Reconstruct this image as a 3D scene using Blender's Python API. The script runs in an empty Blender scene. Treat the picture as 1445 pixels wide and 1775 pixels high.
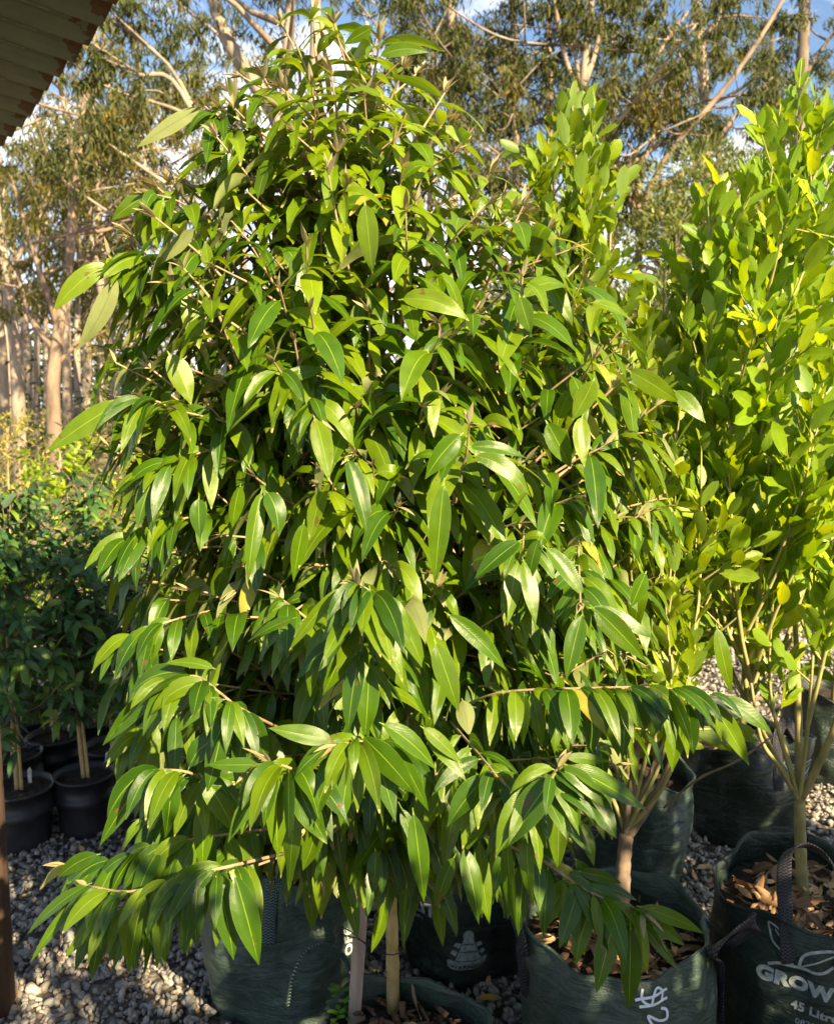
import bpy, math, random
import numpy as np
from mathutils import Vector, noise

PI = math.pi
SC = bpy.context.scene
COL = SC.collection

# ------------------------------------------------------------------ camera, sky, sun, exposure
F = 1537.0; CX = 722.5; CY = 887.5; CAMZ = 1.55; PITCH = math.radians(7.0)
cp, sp_ = math.cos(PITCH), math.sin(PITCH)
def P(px, py, d):
    u = (CY - py) / F * d
    return Vector(((px - CX) / F * d, d * cp + u * sp_, CAMZ - d * sp_ + u * cp))
def G(px, py, z):
    a = P(px, py, 1.0) - Vector((0, 0, CAMZ)); t = (z - CAMZ) / a.z
    return Vector((a.x * t, a.y * t, z))
cam = bpy.data.cameras.new("camera"); co = bpy.data.objects.new("camera", cam); COL.objects.link(co)
co.location = (0, 0, CAMZ); co.rotation_euler = (PI / 2 - PITCH, 0, 0)
cam.sensor_fit = 'VERTICAL'; cam.sensor_height = 24.0; cam.lens = 24.0 * F / 1775.0
cam.clip_start = 0.05; cam.clip_end = 2000
cam.dof.use_dof = True; cam.dof.focus_distance = 1.42; cam.dof.aperture_fstop = cam.lens / 3.6
SC.camera = co

SUN_EL = math.radians(31); SUN_AZ = math.radians(144)    # azimuth clockwise from +Y (the view direction)
sdir = Vector((math.sin(SUN_AZ) * math.cos(SUN_EL), math.cos(SUN_AZ) * math.cos(SUN_EL), math.sin(SUN_EL)))
sl = bpy.data.lights.new("sun", 'SUN'); so = bpy.data.objects.new("sun", sl); COL.objects.link(so)
sl.energy = 5.0; sl.angle = math.radians(0.55); sl.color = (1.0, 0.81, 0.50)
so.rotation_euler = sdir.to_track_quat('Z', 'Y').to_euler()

W = bpy.data.worlds.new("World"); SC.world = W; W.use_nodes = True
nt = W.node_tree; nt.nodes.clear()
wo = nt.nodes.new('ShaderNodeOutputWorld'); bg = nt.nodes.new('ShaderNodeBackground')
sky = nt.nodes.new('ShaderNodeTexSky'); sky.sky_type = 'NISHITA'; sky.sun_disc = False
sky.sun_elevation = SUN_EL; sky.sun_rotation = SUN_AZ; sky.ozone_density = 2.0; sky.air_density = 1.0; sky.dust_density = 0.6
bg.inputs[1].default_value = 0.062
tc = nt.nodes.new('ShaderNodeTexCoord'); mp = nt.nodes.new('ShaderNodeMapping'); mp.inputs['Scale'].default_value = (2.2, 2.2, 5.5)
nz = nt.nodes.new('ShaderNodeTexNoise'); nz.inputs['Scale'].default_value = 1.6; nz.inputs['Detail'].default_value = 8; nz.inputs['Roughness'].default_value = 0.6
sx = nt.nodes.new('ShaderNodeSeparateXYZ')
mr = nt.nodes.new('ShaderNodeMapRange'); mr.inputs[1].default_value = 0.05; mr.inputs[2].default_value = 0.42; mr.inputs[3].default_value = 0.20; mr.inputs[4].default_value = -0.02
ad = nt.nodes.new('ShaderNodeMath'); ad.operation = 'ADD'
cr = nt.nodes.new('ShaderNodeValToRGB'); cr.color_ramp.elements[0].position = 0.55; cr.color_ramp.elements[1].position = 0.68
mx = nt.nodes.new('ShaderNodeMixRGB'); mx.inputs[2].default_value = (8.6, 8.6, 9.0, 1)
for a, b in [(tc.outputs['Generated'], mp.inputs[0]), (mp.outputs[0], nz.inputs[0]), (tc.outputs['Generated'], sx.inputs[0]), (sx.outputs[2], mr.inputs[0]),
             (nz.outputs[0], ad.inputs[0]), (mr.outputs[0], ad.inputs[1]), (ad.outputs[0], cr.inputs[0]), (cr.outputs[0], mx.inputs[0]),
             (sky.outputs[0], mx.inputs[1]), (mx.outputs[0], bg.inputs[0]), (bg.outputs[0], wo.inputs[0])]:
    nt.links.new(a, b)
SC.view_settings.view_transform = 'Standard'; SC.view_settings.look = 'None'
SC.view_settings.exposure = 1.80; SC.view_settings.gamma = 1.0
SC.cycles.max_bounces = 8; SC.cycles.transmission_bounces = 6; SC.cycles.diffuse_bounces = 4; SC.cycles.transparent_max_bounces = 8
SC.cycles.sample_clamp_indirect = 6.0

# ------------------------------------------------------------------ object helpers
def tag(o, label=None, cat=None, group=None, kind=None):
    if label: o['label'] = label
    if cat: o['category'] = cat
    if group: o['group'] = group
    if kind: o['kind'] = kind
    return o
def empty(name, loc, label, cat, group=None):
    o = bpy.data.objects.new(name, None); COL.objects.link(o); o.location = loc; o.empty_display_size = 0.1
    return tag(o, label, cat, group)
def mesh_obj(name, V, Fq, mat, parent=None, smooth=True, uv=None, rnd=None, sharp_flat=False):
    """V (n,3) world coordinates; Fq list of faces or (m,k) array; uv per-vertex (n,2); rnd per-vertex float"""
    V = np.asarray(V, dtype=np.float32).reshape(-1, 3).copy()
    if parent is not None:
        V -= np.array(origin(parent), dtype=np.float32)
    me = bpy.data.meshes.new(name)
    if isinstance(Fq, np.ndarray):
        k = Fq.shape[1]; m = Fq.shape[0]
        me.vertices.add(len(V)); me.vertices.foreach_set('co', V.ravel())
        me.loops.add(m * k); me.loops.foreach_set('vertex_index', Fq.astype(np.int32).ravel())
        me.polygons.add(m); me.polygons.foreach_set('loop_start', np.arange(0, m * k, k, dtype=np.int32))
        me.polygons.foreach_set('loop_total', np.full(m, k, dtype=np.int32))
        me.update(calc_edges=True)
    else:
        me.from_pydata([tuple(v) for v in V], [], [tuple(int(i) for i in f) for f in Fq]); me.update()
    if smooth: me.polygons.foreach_set('use_smooth', np.ones(len(me.polygons), dtype=bool))
    if uv is not None:
        li = np.zeros(len(me.loops), dtype=np.int32); me.loops.foreach_get('vertex_index', li)
        ul = me.uv_layers.new(name='UVMap'); ul.data.foreach_set('uv', np.asarray(uv, dtype=np.float32)[li].ravel())
    if rnd is not None:
        at = me.attributes.new('rnd', 'FLOAT', 'POINT'); at.data.foreach_set('value', np.asarray(rnd, dtype=np.float32))
    if isinstance(mat, (list, tuple)):
        for m_ in mat: me.materials.append(m_)
    else: me.materials.append(mat)
    o = bpy.data.objects.new(name, me); COL.objects.link(o)
    if parent is not None: o.parent = parent
    return o
def origin(p):
    v = Vector((0, 0, 0))
    while p is not None: v = v + Vector(p.location); p = p.parent
    return v
def copy_tree(o, parent=None):
    c = o.copy(); COL.objects.link(c); c.parent = parent
    for ch in list(o.children): copy_tree(ch, c)
    return c

# ------------------------------------------------------------------ materials
def mat(name):
    m = bpy.data.materials.new(name); m.use_nodes = True; n = m.node_tree; n.nodes.clear()
    return m, n
def N(n, t, **kw):
    x = n.nodes.new(t)
    for k, v in kw.items():
        if k.startswith('i_'):
            key = k[2:]; key = int(key) if key.isdigit() else key.replace('_', ' ')
            x.inputs[key].default_value = v
        else: setattr(x, k, v)
    return x
def ramp(n, stops):
    r = n.nodes.new('ShaderNodeValToRGB'); e = r.color_ramp.elements
    while len(e) < len(stops): e.new(0.5)
    for i, (p, c) in enumerate(stops):
        e[i].position = p; e[i].color = (c[0], c[1], c[2], 1) if not isinstance(c, (int, float)) else (c, c, c, 1)
    return r
def math_(n, op, a, b=None, clamp=False):
    m = n.nodes.new('ShaderNodeMath'); m.operation = op; m.use_clamp = clamp
    for i, v in enumerate((a, b)):
        if v is None: continue
        if isinstance(v, (int, float)): m.inputs[i].default_value = v
        else: n.links.new(v, m.inputs[i])
    return m.outputs[0]
def leaf_mat(name, cols, rib, under, rough=0.34, trans=0.28, tcol=None, veins=1.0, spec=0.5, coat=0.0, tipc=None):
    """cols: ramp stops on the per-leaf random value; rib: midrib colour; under: underside colour"""
    m, n = mat(name); L = n.links
    out = N(n, 'ShaderNodeOutputMaterial'); at = N(n, 'ShaderNodeAttribute', attribute_name='rnd')
    uvn = N(n, 'ShaderNodeUVMap'); sp = N(n, 'ShaderNodeSeparateXYZ'); L.new(uvn.outputs[0], sp.inputs[0])
    t = math_(n, 'ABSOLUTE', math_(n, 'SUBTRACT', sp.outputs[0], 0.5))     # 0 at midrib .. 0.5 at edge
    cr = ramp(n, cols); L.new(at.outputs['Fac'], cr.inputs[0])
    # mottling
    geo = N(n, 'ShaderNodeNewGeometry')
    nz = N(n, 'ShaderNodeTexNoise', i_Scale=38.0, i_Detail=4.0); L.new(geo.outputs['Position'], nz.inputs[0])
    hsv = N(n, 'ShaderNodeHueSaturation'); L.new(cr.outputs[0], hsv.inputs['Color'])
    L.new(math_(n, 'ADD', math_(n, 'MULTIPLY', nz.outputs[0], 0.6), 0.7), hsv.inputs['Value'])
    # side veins
    ph = math_(n, 'ADD', math_(n, 'MULTIPLY', sp.outputs[1], 190.0), math_(n, 'MULTIPLY', t, -62.0))
    vs = math_(n, 'POWER', math_(n, 'ADD', math_(n, 'MULTIPLY', math_(n, 'SINE', ph), 0.5), 0.5), 3.0)
    mv = N(n, 'ShaderNodeMixRGB'); mv.inputs[2].default_value = (*rib, 1)
    L.new(math_(n, 'MULTIPLY', vs, 0.07 * veins), mv.inputs[0]); L.new(hsv.outputs[0], mv.inputs[1])
    # midrib line
    rb = math_(n, 'LESS_THAN', t, 0.019)
    mr_ = N(n, 'ShaderNodeMixRGB'); mr_.inputs[2].default_value = (*rib, 1)
    edge = math_(n, 'GREATER_THAN', t, 0.485)
    L.new(math_(n, 'ADD', math_(n, 'MULTIPLY', rb, 0.85), math_(n, 'MULTIPLY', edge, 0.35)), mr_.inputs[0]); L.new(mv.outputs[0], mr_.inputs[1])
    top = mr_.outputs[0]
    # petiole
    pt = N(n, 'ShaderNodeMixRGB'); pt.inputs[2].default_value = (*rib, 1)
    L.new(math_(n, 'LESS_THAN', sp.outputs[1], 0.075), pt.inputs[0]); L.new(top, pt.inputs[1]); top = pt.outputs[0]
    if tipc:
        tp = N(n, 'ShaderNodeMixRGB'); tp.inputs[2].default_value = (*tipc, 1)
        L.new(math_(n, 'MULTIPLY', math_(n, 'GREATER_THAN', sp.outputs[1], 0.955), math_(n, 'GREATER_THAN', at.outputs['Fac'], 0.55)), tp.inputs[0]); L.new(top, tp.inputs[1]); top = tp.outputs[0]
        # occasional blemish spots
        nv = N(n, 'ShaderNodeTexNoise', i_Scale=55.0, i_Detail=2.0); L.new(geo.outputs['Position'], nv.inputs[0])
        sb = N(n, 'ShaderNodeMixRGB'); sb.inputs[2].default_value = (0.13, 0.075, 0.02, 1)
        L.new(math_(n, 'MULTIPLY', math_(n, 'GREATER_THAN', nv.outputs[0], 0.715), 0.8), sb.inputs[0]); L.new(top, sb.inputs[1]); top = sb.outputs[0]
    mu = N(n, 'ShaderNodeMixRGB'); L.new(geo.outputs['Backfacing'], mu.inputs[0]); L.new(top, mu.inputs[1])
    mu2 = N(n, 'ShaderNodeMixRGB'); mu2.inputs[1].default_value = (*under, 1); mu2.inputs[2].default_value = tuple(c * 0.55 for c in under) + (1,)
    L.new(math_(n, 'ADD', math_(n, 'MULTIPLY', vs, 0.45), math_(n, 'ADD', math_(n, 'MULTIPLY', rb, 0.8), math_(n, 'MULTIPLY', math_(n, 'SUBTRACT', nz.outputs[0], 0.4), 1.2))), mu2.inputs[0]); L.new(mu2.outputs[0], mu.inputs[2])
    bs = N(n, 'ShaderNodeBsdfPrincipled'); L.new(mu.outputs[0], bs.inputs['Base Color'])
    bs.inputs['Specular IOR Level'].default_value = spec
    L.new(math_(n, 'ADD', math_(n, 'ADD', math_(n, 'MULTIPLY', nz.outputs[0], 0.16), rough - 0.08), math_(n, 'MULTIPLY', geo.outputs['Backfacing'], 0.35 if under[2] > .04 else 0.08)), bs.inputs['Roughness'])
    bs.inputs['Coat Weight'].default_value = coat; bs.inputs['Coat Roughness'].default_value = 0.2
    bp = N(n, 'ShaderNodeBump', i_Strength=0.55 * veins, i_Distance=0.002)
    hgt = math_(n, 'ADD', math_(n, 'MULTIPLY', vs, -0.10), math_(n, 'MULTIPLY', rb, -1.0))
    hgt = math_(n, 'ADD', hgt, math_(n, 'MULTIPLY', nz.outputs[0], 1.2))
    L.new(hgt, bp.inputs['Height']); L.new(bp.outputs[0], bs.inputs['Normal'])
    tr = N(n, 'ShaderNodeBsdfTranslucent')
    tc_ = N(n, 'ShaderNodeMixRGB', blend_type='MULTIPLY'); tc_.inputs[0].default_value = 1.0
    tc_.inputs[2].default_value = (*(tcol or (1.9, 1.8, 0.5)), 1); L.new(top, tc_.inputs[1]); L.new(tc_.outputs[0], tr.inputs[0])
    mix = N(n, 'ShaderNodeMixShader'); mix.inputs[0].default_value = trans
    L.new(bs.outputs[0], mix.inputs[1]); L.new(tr.outputs[0], mix.inputs[2]); L.new(mix.outputs[0], out.inputs[0])
    return m
def bark_mat(name, c1, c2, scale=18.0, rough=0.8, stretch=0.25, bump=0.4, dist=0.004, c3=None, use_rnd=False):
    m, n = mat(name); L = n.links; out = N(n, 'ShaderNodeOutputMaterial')
    tc = N(n, 'ShaderNodeTexCoord'); mp = N(n, 'ShaderNodeMapping'); mp.inputs['Scale'].default_value = (1, 1, stretch)
    L.new(tc.outputs['Object'], mp.inputs[0])
    nz = N(n, 'ShaderNodeTexNoise', i_Scale=scale, i_Detail=6.0, i_Roughness=0.65); L.new(mp.outputs[0], nz.inputs[0])
    st = [(0.32, c1), (0.62, c2)] + ([(0.78, c3)] if c3 else [])
    r = ramp(n, st); L.new(nz.outputs[0], r.inputs[0])
    bs = N(n, 'ShaderNodeBsdfPrincipled', i_Roughness=rough); L.new(r.outputs[0], bs.inputs['Base Color'])
    bp = N(n, 'ShaderNodeBump', i_Strength=bump, i_Distance=dist); L.new(nz.outputs[0], bp.inputs['Height']); L.new(bp.outputs[0], bs.inputs['Normal'])
    L.new(bs.outputs[0], out.inputs[0]); return m

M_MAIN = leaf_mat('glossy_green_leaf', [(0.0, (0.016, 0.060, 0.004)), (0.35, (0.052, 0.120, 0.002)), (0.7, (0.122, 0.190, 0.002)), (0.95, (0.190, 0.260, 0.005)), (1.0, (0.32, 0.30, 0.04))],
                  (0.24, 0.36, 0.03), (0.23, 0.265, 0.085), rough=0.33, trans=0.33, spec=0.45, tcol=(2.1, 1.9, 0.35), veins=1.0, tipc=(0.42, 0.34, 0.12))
M_BUD = leaf_mat('young_tan_leaf', [(0, (0.30, 0.25, 0.12)), (1, (0.42, 0.34, 0.16))], (0.45, 0.38, 0.18), (0.36, 0.32, 0.17), rough=0.6, trans=0.25, tcol=(1.2, 1.1, 0.7), veins=0.4)
M_LIME = leaf_mat('lime_leaf', [(0.0, (0.10, 0.21, 0.004)), (0.5, (0.20, 0.32, 0.006)), (1.0, (0.37, 0.44, 0.010))],
                  (0.30, 0.36, 0.05), (0.20, 0.33, 0.020), rough=0.38, trans=0.42, tcol=(1.75, 1.55, 0.4), veins=0.6)
M_OVAL = leaf_mat('oval_leaf', [(0.0, (0.035, 0.110, 0.004)), (0.5, (0.115, 0.205, 0.005)), (1.0, (0.27, 0.35, 0.008))],
                  (0.26, 0.34, 0.05), (0.14, 0.225, 0.022), rough=0.36, trans=0.36, tcol=(1.9, 1.7, 0.4), veins=0.6)
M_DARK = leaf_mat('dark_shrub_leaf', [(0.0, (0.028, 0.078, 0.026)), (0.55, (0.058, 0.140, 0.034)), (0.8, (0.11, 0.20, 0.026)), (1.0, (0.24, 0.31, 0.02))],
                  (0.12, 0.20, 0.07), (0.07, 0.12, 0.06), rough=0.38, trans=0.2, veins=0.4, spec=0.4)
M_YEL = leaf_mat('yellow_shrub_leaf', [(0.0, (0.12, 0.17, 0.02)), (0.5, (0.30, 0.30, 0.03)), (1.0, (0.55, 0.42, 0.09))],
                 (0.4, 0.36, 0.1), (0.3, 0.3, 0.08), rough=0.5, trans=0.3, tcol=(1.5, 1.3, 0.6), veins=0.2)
M_GUM = leaf_mat('gum_leaf', [(0.0, (0.018, 0.030, 0.012)), (0.35, (0.036, 0.058, 0.011)), (0.72, (0.088, 0.105, 0.015)), (1.0, (0.22, 0.15, 0.03))],
                 (0.16, 0.15, 0.06), (0.12, 0.12, 0.05), rough=0.45, trans=0.25, tcol=(1.4, 1.3, 0.6), veins=0.1, spec=0.12)
M_GUMY = leaf_mat('gum_leaf_olive', [(0.0, (0.040, 0.052, 0.008)), (0.5, (0.125, 0.122, 0.014)), (1.0, (0.27, 0.20, 0.035))],
                  (0.2, 0.19, 0.07), (0.16, 0.15, 0.05), rough=0.45, trans=0.28, tcol=(1.4, 1.3, 0.6), veins=0.1, spec=0.12)
M_PINE = leaf_mat('bushy_tree_leaf', [(0.0, (0.05, 0.09, 0.015)), (0.6, (0.14, 0.18, 0.025)), (1.0, (0.27, 0.27, 0.05))],
                  (0.2, 0.2, 0.06), (0.14, 0.16, 0.04), rough=0.5, trans=0.25, veins=0.1)
M_LITTER = leaf_mat('dry_leaf', [(0.0, (0.13, 0.060, 0.028)), (0.45, (0.42, 0.24, 0.12)), (0.9, (0.62, 0.42, 0.23)), (1.0, (0.55, 0.28, 0.03))],
                    (0.5, 0.36, 0.2), (0.42, 0.27, 0.16), rough=0.6, trans=0.12, tcol=(1.2, 1.0, 0.8), veins=0.5)
M_WEED = leaf_mat('seedling_leaf', [(0.0, (0.07, 0.20, 0.02)), (1.0, (0.13, 0.30, 0.03))], (0.2, 0.4, 0.08), (0.1, 0.22, 0.05), rough=0.5, trans=0.3, veins=0.1)

M_TWIG = bark_mat('pinkish_twig_bark', (0.20, 0.13, 0.075), (0.42, 0.29, 0.17), 40, 0.7)
M_TWIGL = bark_mat('lime_twig_bark', (0.20, 0.20, 0.06), (0.36, 0.32, 0.12), 40, 0.7)
M_TRUNKT = bark_mat('smooth_tan_bark', (0.28, 0.19, 0.07), (0.52, 0.38, 0.17), 22, 0.7, 0.5, 0.3, c3=(0.16, 0.10, 0.04))
M_TRUNKB = bark_mat('grey_brown_bark', (0.11, 0.080, 0.055), (0.24, 0.175, 0.12), 30, 0.85, 0.4, 0.5)
M_TRUNKG = bark_mat('yellow_green_bark', (0.16, 0.13, 0.05), (0.34, 0.29, 0.11), 24, 0.8, 0.5, 0.4, c3=(0.12, 0.08, 0.05))
M_GUMT = bark_mat('pale_gum_bark', (0.13, 0.10, 0.075), (0.40, 0.32, 0.24), 3.2, 0.8, 0.35, 0.3, 0.02)
M_GUMR = bark_mat('reddish_gum_bark', (0.10, 0.070, 0.050), (0.32, 0.225, 0.155), 3.0, 0.85, 0.3, 0.5, 0.02)
M_GUMD = bark_mat('dark_gum_bark', (0.07, 0.055, 0.045), (0.22, 0.17, 0.13), 3.0, 0.9, 0.3, 0.5, 0.02)
M_STAKE = bark_mat('grey_weathered_timber', (0.23, 0.17, 0.14), (0.42, 0.33, 0.28), 60, 0.85, 0.05, 0.5, 0.0015)
M_POST = bark_mat('brown_post_timber', (0.040, 0.022, 0.015), (0.12, 0.065, 0.040), 30, 0.8, 0.08, 0.6, 0.003)
M_SOIL = bark_mat('dark_potting_soil', (0.010, 0.007, 0.005), (0.055, 0.034, 0.021), 70, 0.95, 1.0, 1.0, 0.012, c3=(0.13, 0.075, 0.045))
M_CHIP = bark_mat('bark_chip', (0.05, 0.025, 0.015), (0.22, 0.12, 0.07), 50, 0.9, 1.0, 0.6, 0.002)

def bag_mat(name, c1, c2, rough=0.38):
    m, n = mat(name); L = n.links; out = N(n, 'ShaderNodeOutputMaterial'); tc = N(n, 'ShaderNodeTexCoord')
    mp = N(n, 'ShaderNodeMapping'); mp.inputs['Scale'].default_value = (1, 1, 3.2); L.new(tc.outputs['Object'], mp.inputs[0])
    a = N(n, 'ShaderNodeTexNoise', i_Scale=6.5, i_Detail=7.0, i_Roughness=0.6, i_Distortion=0.7); L.new(mp.outputs[0], a.inputs[0])
    b = N(n, 'ShaderNodeTexNoise', i_Scale=21.0, i_Detail=6.0, i_Roughness=0.7, i_Distortion=1.2); L.new(tc.outputs['Object'], b.inputs[0])
    r = ramp(n, [(0.3, c1), (0.75, c2)]); L.new(b.outputs[0], r.inputs[0])
    d = N(n, 'ShaderNodeTexNoise', i_Scale=140.0, i_Detail=3.0); L.new(tc.outputs['Object'], d.inputs[0])
    mxx = N(n, 'ShaderNodeMixRGB'); mxx.inputs[2].default_value = (0.14, 0.13, 0.10, 1); L.new(r.outputs[0], mxx.inputs[1])
    L.new(math_(n, 'MULTIPLY', math_(n, 'GREATER_THAN', d.outputs[0], 0.67), 0.6), mxx.inputs[0])
    bs = N(n, 'ShaderNodeBsdfPrincipled'); L.new(mxx.outputs[0], bs.inputs['Base Color'])
    L.new(math_(n, 'ADD', math_(n, 'MULTIPLY', b.outputs[0], 0.25), rough - 0.1), bs.inputs['Roughness'])
    sp = N(n, 'ShaderNodeSeparateXYZ'); L.new(tc.outputs['Object'], sp.inputs[0])
    wv = math_(n, 'SINE', math_(n, 'MULTIPLY', sp.outputs[2], 1900.0))
    bp = N(n, 'ShaderNodeBump', i_Strength=0.8, i_Distance=0.022); L.new(a.outputs[0], bp.inputs['Height'])
    bp2 = N(n, 'ShaderNodeBump', i_Strength=0.55, i_Distance=0.006); L.new(b.outputs[0], bp2.inputs['Height']); L.new(bp.outputs[0], bp2.inputs['Normal'])
    bp3 = N(n, 'ShaderNodeBump', i_Strength=0.25, i_Distance=0.0006); L.new(wv, bp3.inputs['Height']); L.new(bp2.outputs[0], bp3.inputs['Normal'])
    L.new(bp3.outputs[0], bs.inputs['Normal']); L.new(bs.outputs[0], out.inputs[0]); return m
M_BAG = bag_mat('woven_green_plastic', (0.026, 0.050, 0.038), (0.080, 0.120, 0.096))
M_BAGD = bag_mat('woven_dark_green_plastic', (0.009, 0.018, 0.014), (0.026, 0.044, 0.034))
def plain(name, c, rough=0.5, bump=0.0, scale=60, metal=0.0, var=0.25):
    m, n = mat(name); L = n.links; out = N(n, 'ShaderNodeOutputMaterial'); tc = N(n, 'ShaderNodeTexCoord')
    nz = N(n, 'ShaderNodeTexNoise', i_Scale=scale, i_Detail=5.0); L.new(tc.outputs['Object'], nz.inputs[0])
    r = ramp(n, [(0.3, tuple(x * (1 - var) for x in c)), (0.7, tuple(min(1, x * (1 + var)) for x in c))]); L.new(nz.outputs[0], r.inputs[0])
    bs = N(n, 'ShaderNodeBsdfPrincipled', i_Roughness=rough, i_Metallic=metal); L.new(r.outputs[0], bs.inputs['Base Color'])
    if bump:
        bp = N(n, 'ShaderNodeBump', i_Strength=bump, i_Distance=0.003); L.new(nz.outputs[0], bp.inputs['Height']); L.new(bp.outputs[0], bs.inputs['Normal'])
    L.new(bs.outputs[0], out.inputs[0]); return m
M_POT = plain('black_pot_plastic', (0.020, 0.020, 0.024), 0.5, 0.35, 9, var=.75)
M_PRINT = plain('grey_print', (0.30, 0.34, 0.34), 0.6, 0, 90, var=0.35)
M_PRINTW = plain('white_print', (0.72, 0.74, 0.72), 0.55, 0, 90, var=0.1)
M_PAINT = plain('white_marker', (0.70, 0.76, 0.85), 0.5, 0, 90, var=0.1)
M_WIRE = plain('black_tie_wire', (0.01, 0.01, 0.011), 0.35)
M_TAG = plain('white_tag_plastic', (0.6, 0.6, 0.58), 0.5)
def strap_mat(name, c1, c2):
    m, n = mat(name); L = n.links; out = N(n, 'ShaderNodeOutputMaterial')
    uvn = N(n, 'ShaderNodeUVMap'); sp = N(n, 'ShaderNodeSeparateXYZ'); L.new(uvn.outputs[0], sp.inputs[0])
    t = math_(n, 'ABSOLUTE', math_(n, 'SUBTRACT', sp.outputs[0], 0.5))
    w = math_(n, 'SINE', math_(n, 'ADD', math_(n, 'MULTIPLY', sp.outputs[1], 900.0), math_(n, 'MULTIPLY', math_(n, 'PINGPONG', math_(n, 'MULTIPLY', sp.outputs[0], 3.0), 0.5), 9.0)))
    w2 = math_(n, 'ADD', math_(n, 'MULTIPLY', w, 0.5), 0.5)
    r = ramp(n, [(0.35, c1), (0.95, c2)]); L.new(w2, r.inputs[0])
    bs = N(n, 'ShaderNodeBsdfPrincipled', i_Roughness=0.38); L.new(r.outputs[0], bs.inputs['Base Color'])
    bp = N(n, 'ShaderNodeBump', i_Strength=0.9, i_Distance=0.003); L.new(w2, bp.inputs['Height']); L.new(bp.outputs[0], bs.inputs['Normal'])
    L.new(bs.outputs[0], out.inputs[0]); return m
M_STRAP = strap_mat('woven_black_strap', (0.010, 0.010, 0.016), (0.06, 0.06, 0.075))
M_STRAPG = strap_mat('braided_green_strap', (0.006, 0.02, 0.018), (0.16, 0.24, 0.23))

def stone_mat():
    m, n = mat('mixed_gravel_stone'); L = n.links; out = N(n, 'ShaderNodeOutputMaterial')
    at = N(n, 'ShaderNodeAttribute', attribute_name='rnd')
    r = ramp(n, [(0.0, (0.065, 0.060, 0.058)), (0.22, (0.20, 0.19, 0.175)), (0.45, (0.32, 0.305, 0.28)), (0.65, (0.26, 0.215, 0.17)), (0.85, (0.38, 0.34, 0.29)), (1.0, (0.46, 0.41, 0.35))]); L.new(at.outputs['Fac'], r.inputs[0])
    geo = N(n, 'ShaderNodeNewGeometry'); nz = N(n, 'ShaderNodeTexNoise', i_Scale=160.0, i_Detail=5.0); L.new(geo.outputs['Position'], nz.inputs[0])
    hs = N(n, 'ShaderNodeHueSaturation'); L.new(r.outputs[0], hs.inputs['Color']); L.new(math_(n, 'ADD', math_(n, 'MULTIPLY', nz.outputs[0], 1.0), 0.5), hs.inputs['Value'])
    bs = N(n, 'ShaderNodeBsdfPrincipled', i_Roughness=0.6); L.new(hs.outputs[0], bs.inputs['Base Color'])
    bp = N(n, 'ShaderNodeBump', i_Strength=0.5, i_Distance=0.003); L.new(nz.outputs[0], bp.inputs['Height']); L.new(bp.outputs[0], bs.inputs['Normal'])
    L.new(bs.outputs[0], out.inputs[0]); return m
M_STONE = stone_mat()
def ground_mat():
    m, n = mat('gravel_ground'); L = n.links; out = N(n, 'ShaderNodeOutputMaterial'); geo = N(n, 'ShaderNodeNewGeometry')
    v = N(n, 'ShaderNodeTexVoronoi', i_Scale=42.0); L.new(geo.outputs['Position'], v.inputs['Vector'])
    sp = N(n, 'ShaderNodeSeparateColor'); L.new(v.outputs['Color'], sp.inputs[0])
    r = ramp(n, [(0.0, (0.055, 0.05, 0.05)), (0.5, (0.20, 0.165, 0.13)), (1.0, (0.40, 0.35, 0.28))]); L.new(sp.outputs[0], r.inputs[0])
    dk = N(n, 'ShaderNodeMixRGB', blend_type='MULTIPLY'); dk.inputs[0].default_value = 1.0
    rr = ramp(n, [(0.0, 1.0), (0.75, 0.35)]); L.new(v.outputs['Distance'], rr.inputs[0]); L.new(r.outputs[0], dk.inputs[1]); L.new(rr.outputs[0], dk.inputs[2])
    nz = N(n, 'ShaderNodeTexNoise', i_Scale=0.35, i_Detail=5.0); L.new(geo.outputs['Position'], nz.inputs[0])
    far = ramp(n, [(0.35, (0.16, 0.115, 0.07)), (0.65, (0.30, 0.235, 0.14))]); L.new(nz.outputs[0], far.inputs[0])
    sx = N(n, 'ShaderNodeSeparateXYZ'); L.new(geo.outputs['Position'], sx.inputs[0])
    mr = N(n, 'ShaderNodeMapRange', i_1=6.5, i_2=8.0); L.new(sx.outputs[1], mr.inputs[0])
    mm = N(n, 'ShaderNodeMixRGB'); L.new(mr.outputs[0], mm.inputs[0]); L.new(dk.outputs[0], mm.inputs[1]); L.new(far.outputs[0], mm.inputs[2])
    bs = N(n, 'ShaderNodeBsdfPrincipled', i_Roughness=0.85); L.new(mm.outputs[0], bs.inputs['Base Color'])
    bp = N(n, 'ShaderNodeBump', i_Strength=1.0, i_Distance=0.012); bp.invert = True; L.new(v.outputs['Distance'], bp.inputs['Height']); L.new(bp.outputs[0], bs.inputs['Normal'])
    L.new(bs.outputs[0], out.inputs[0]); return m
M_GROUND = ground_mat()

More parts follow.
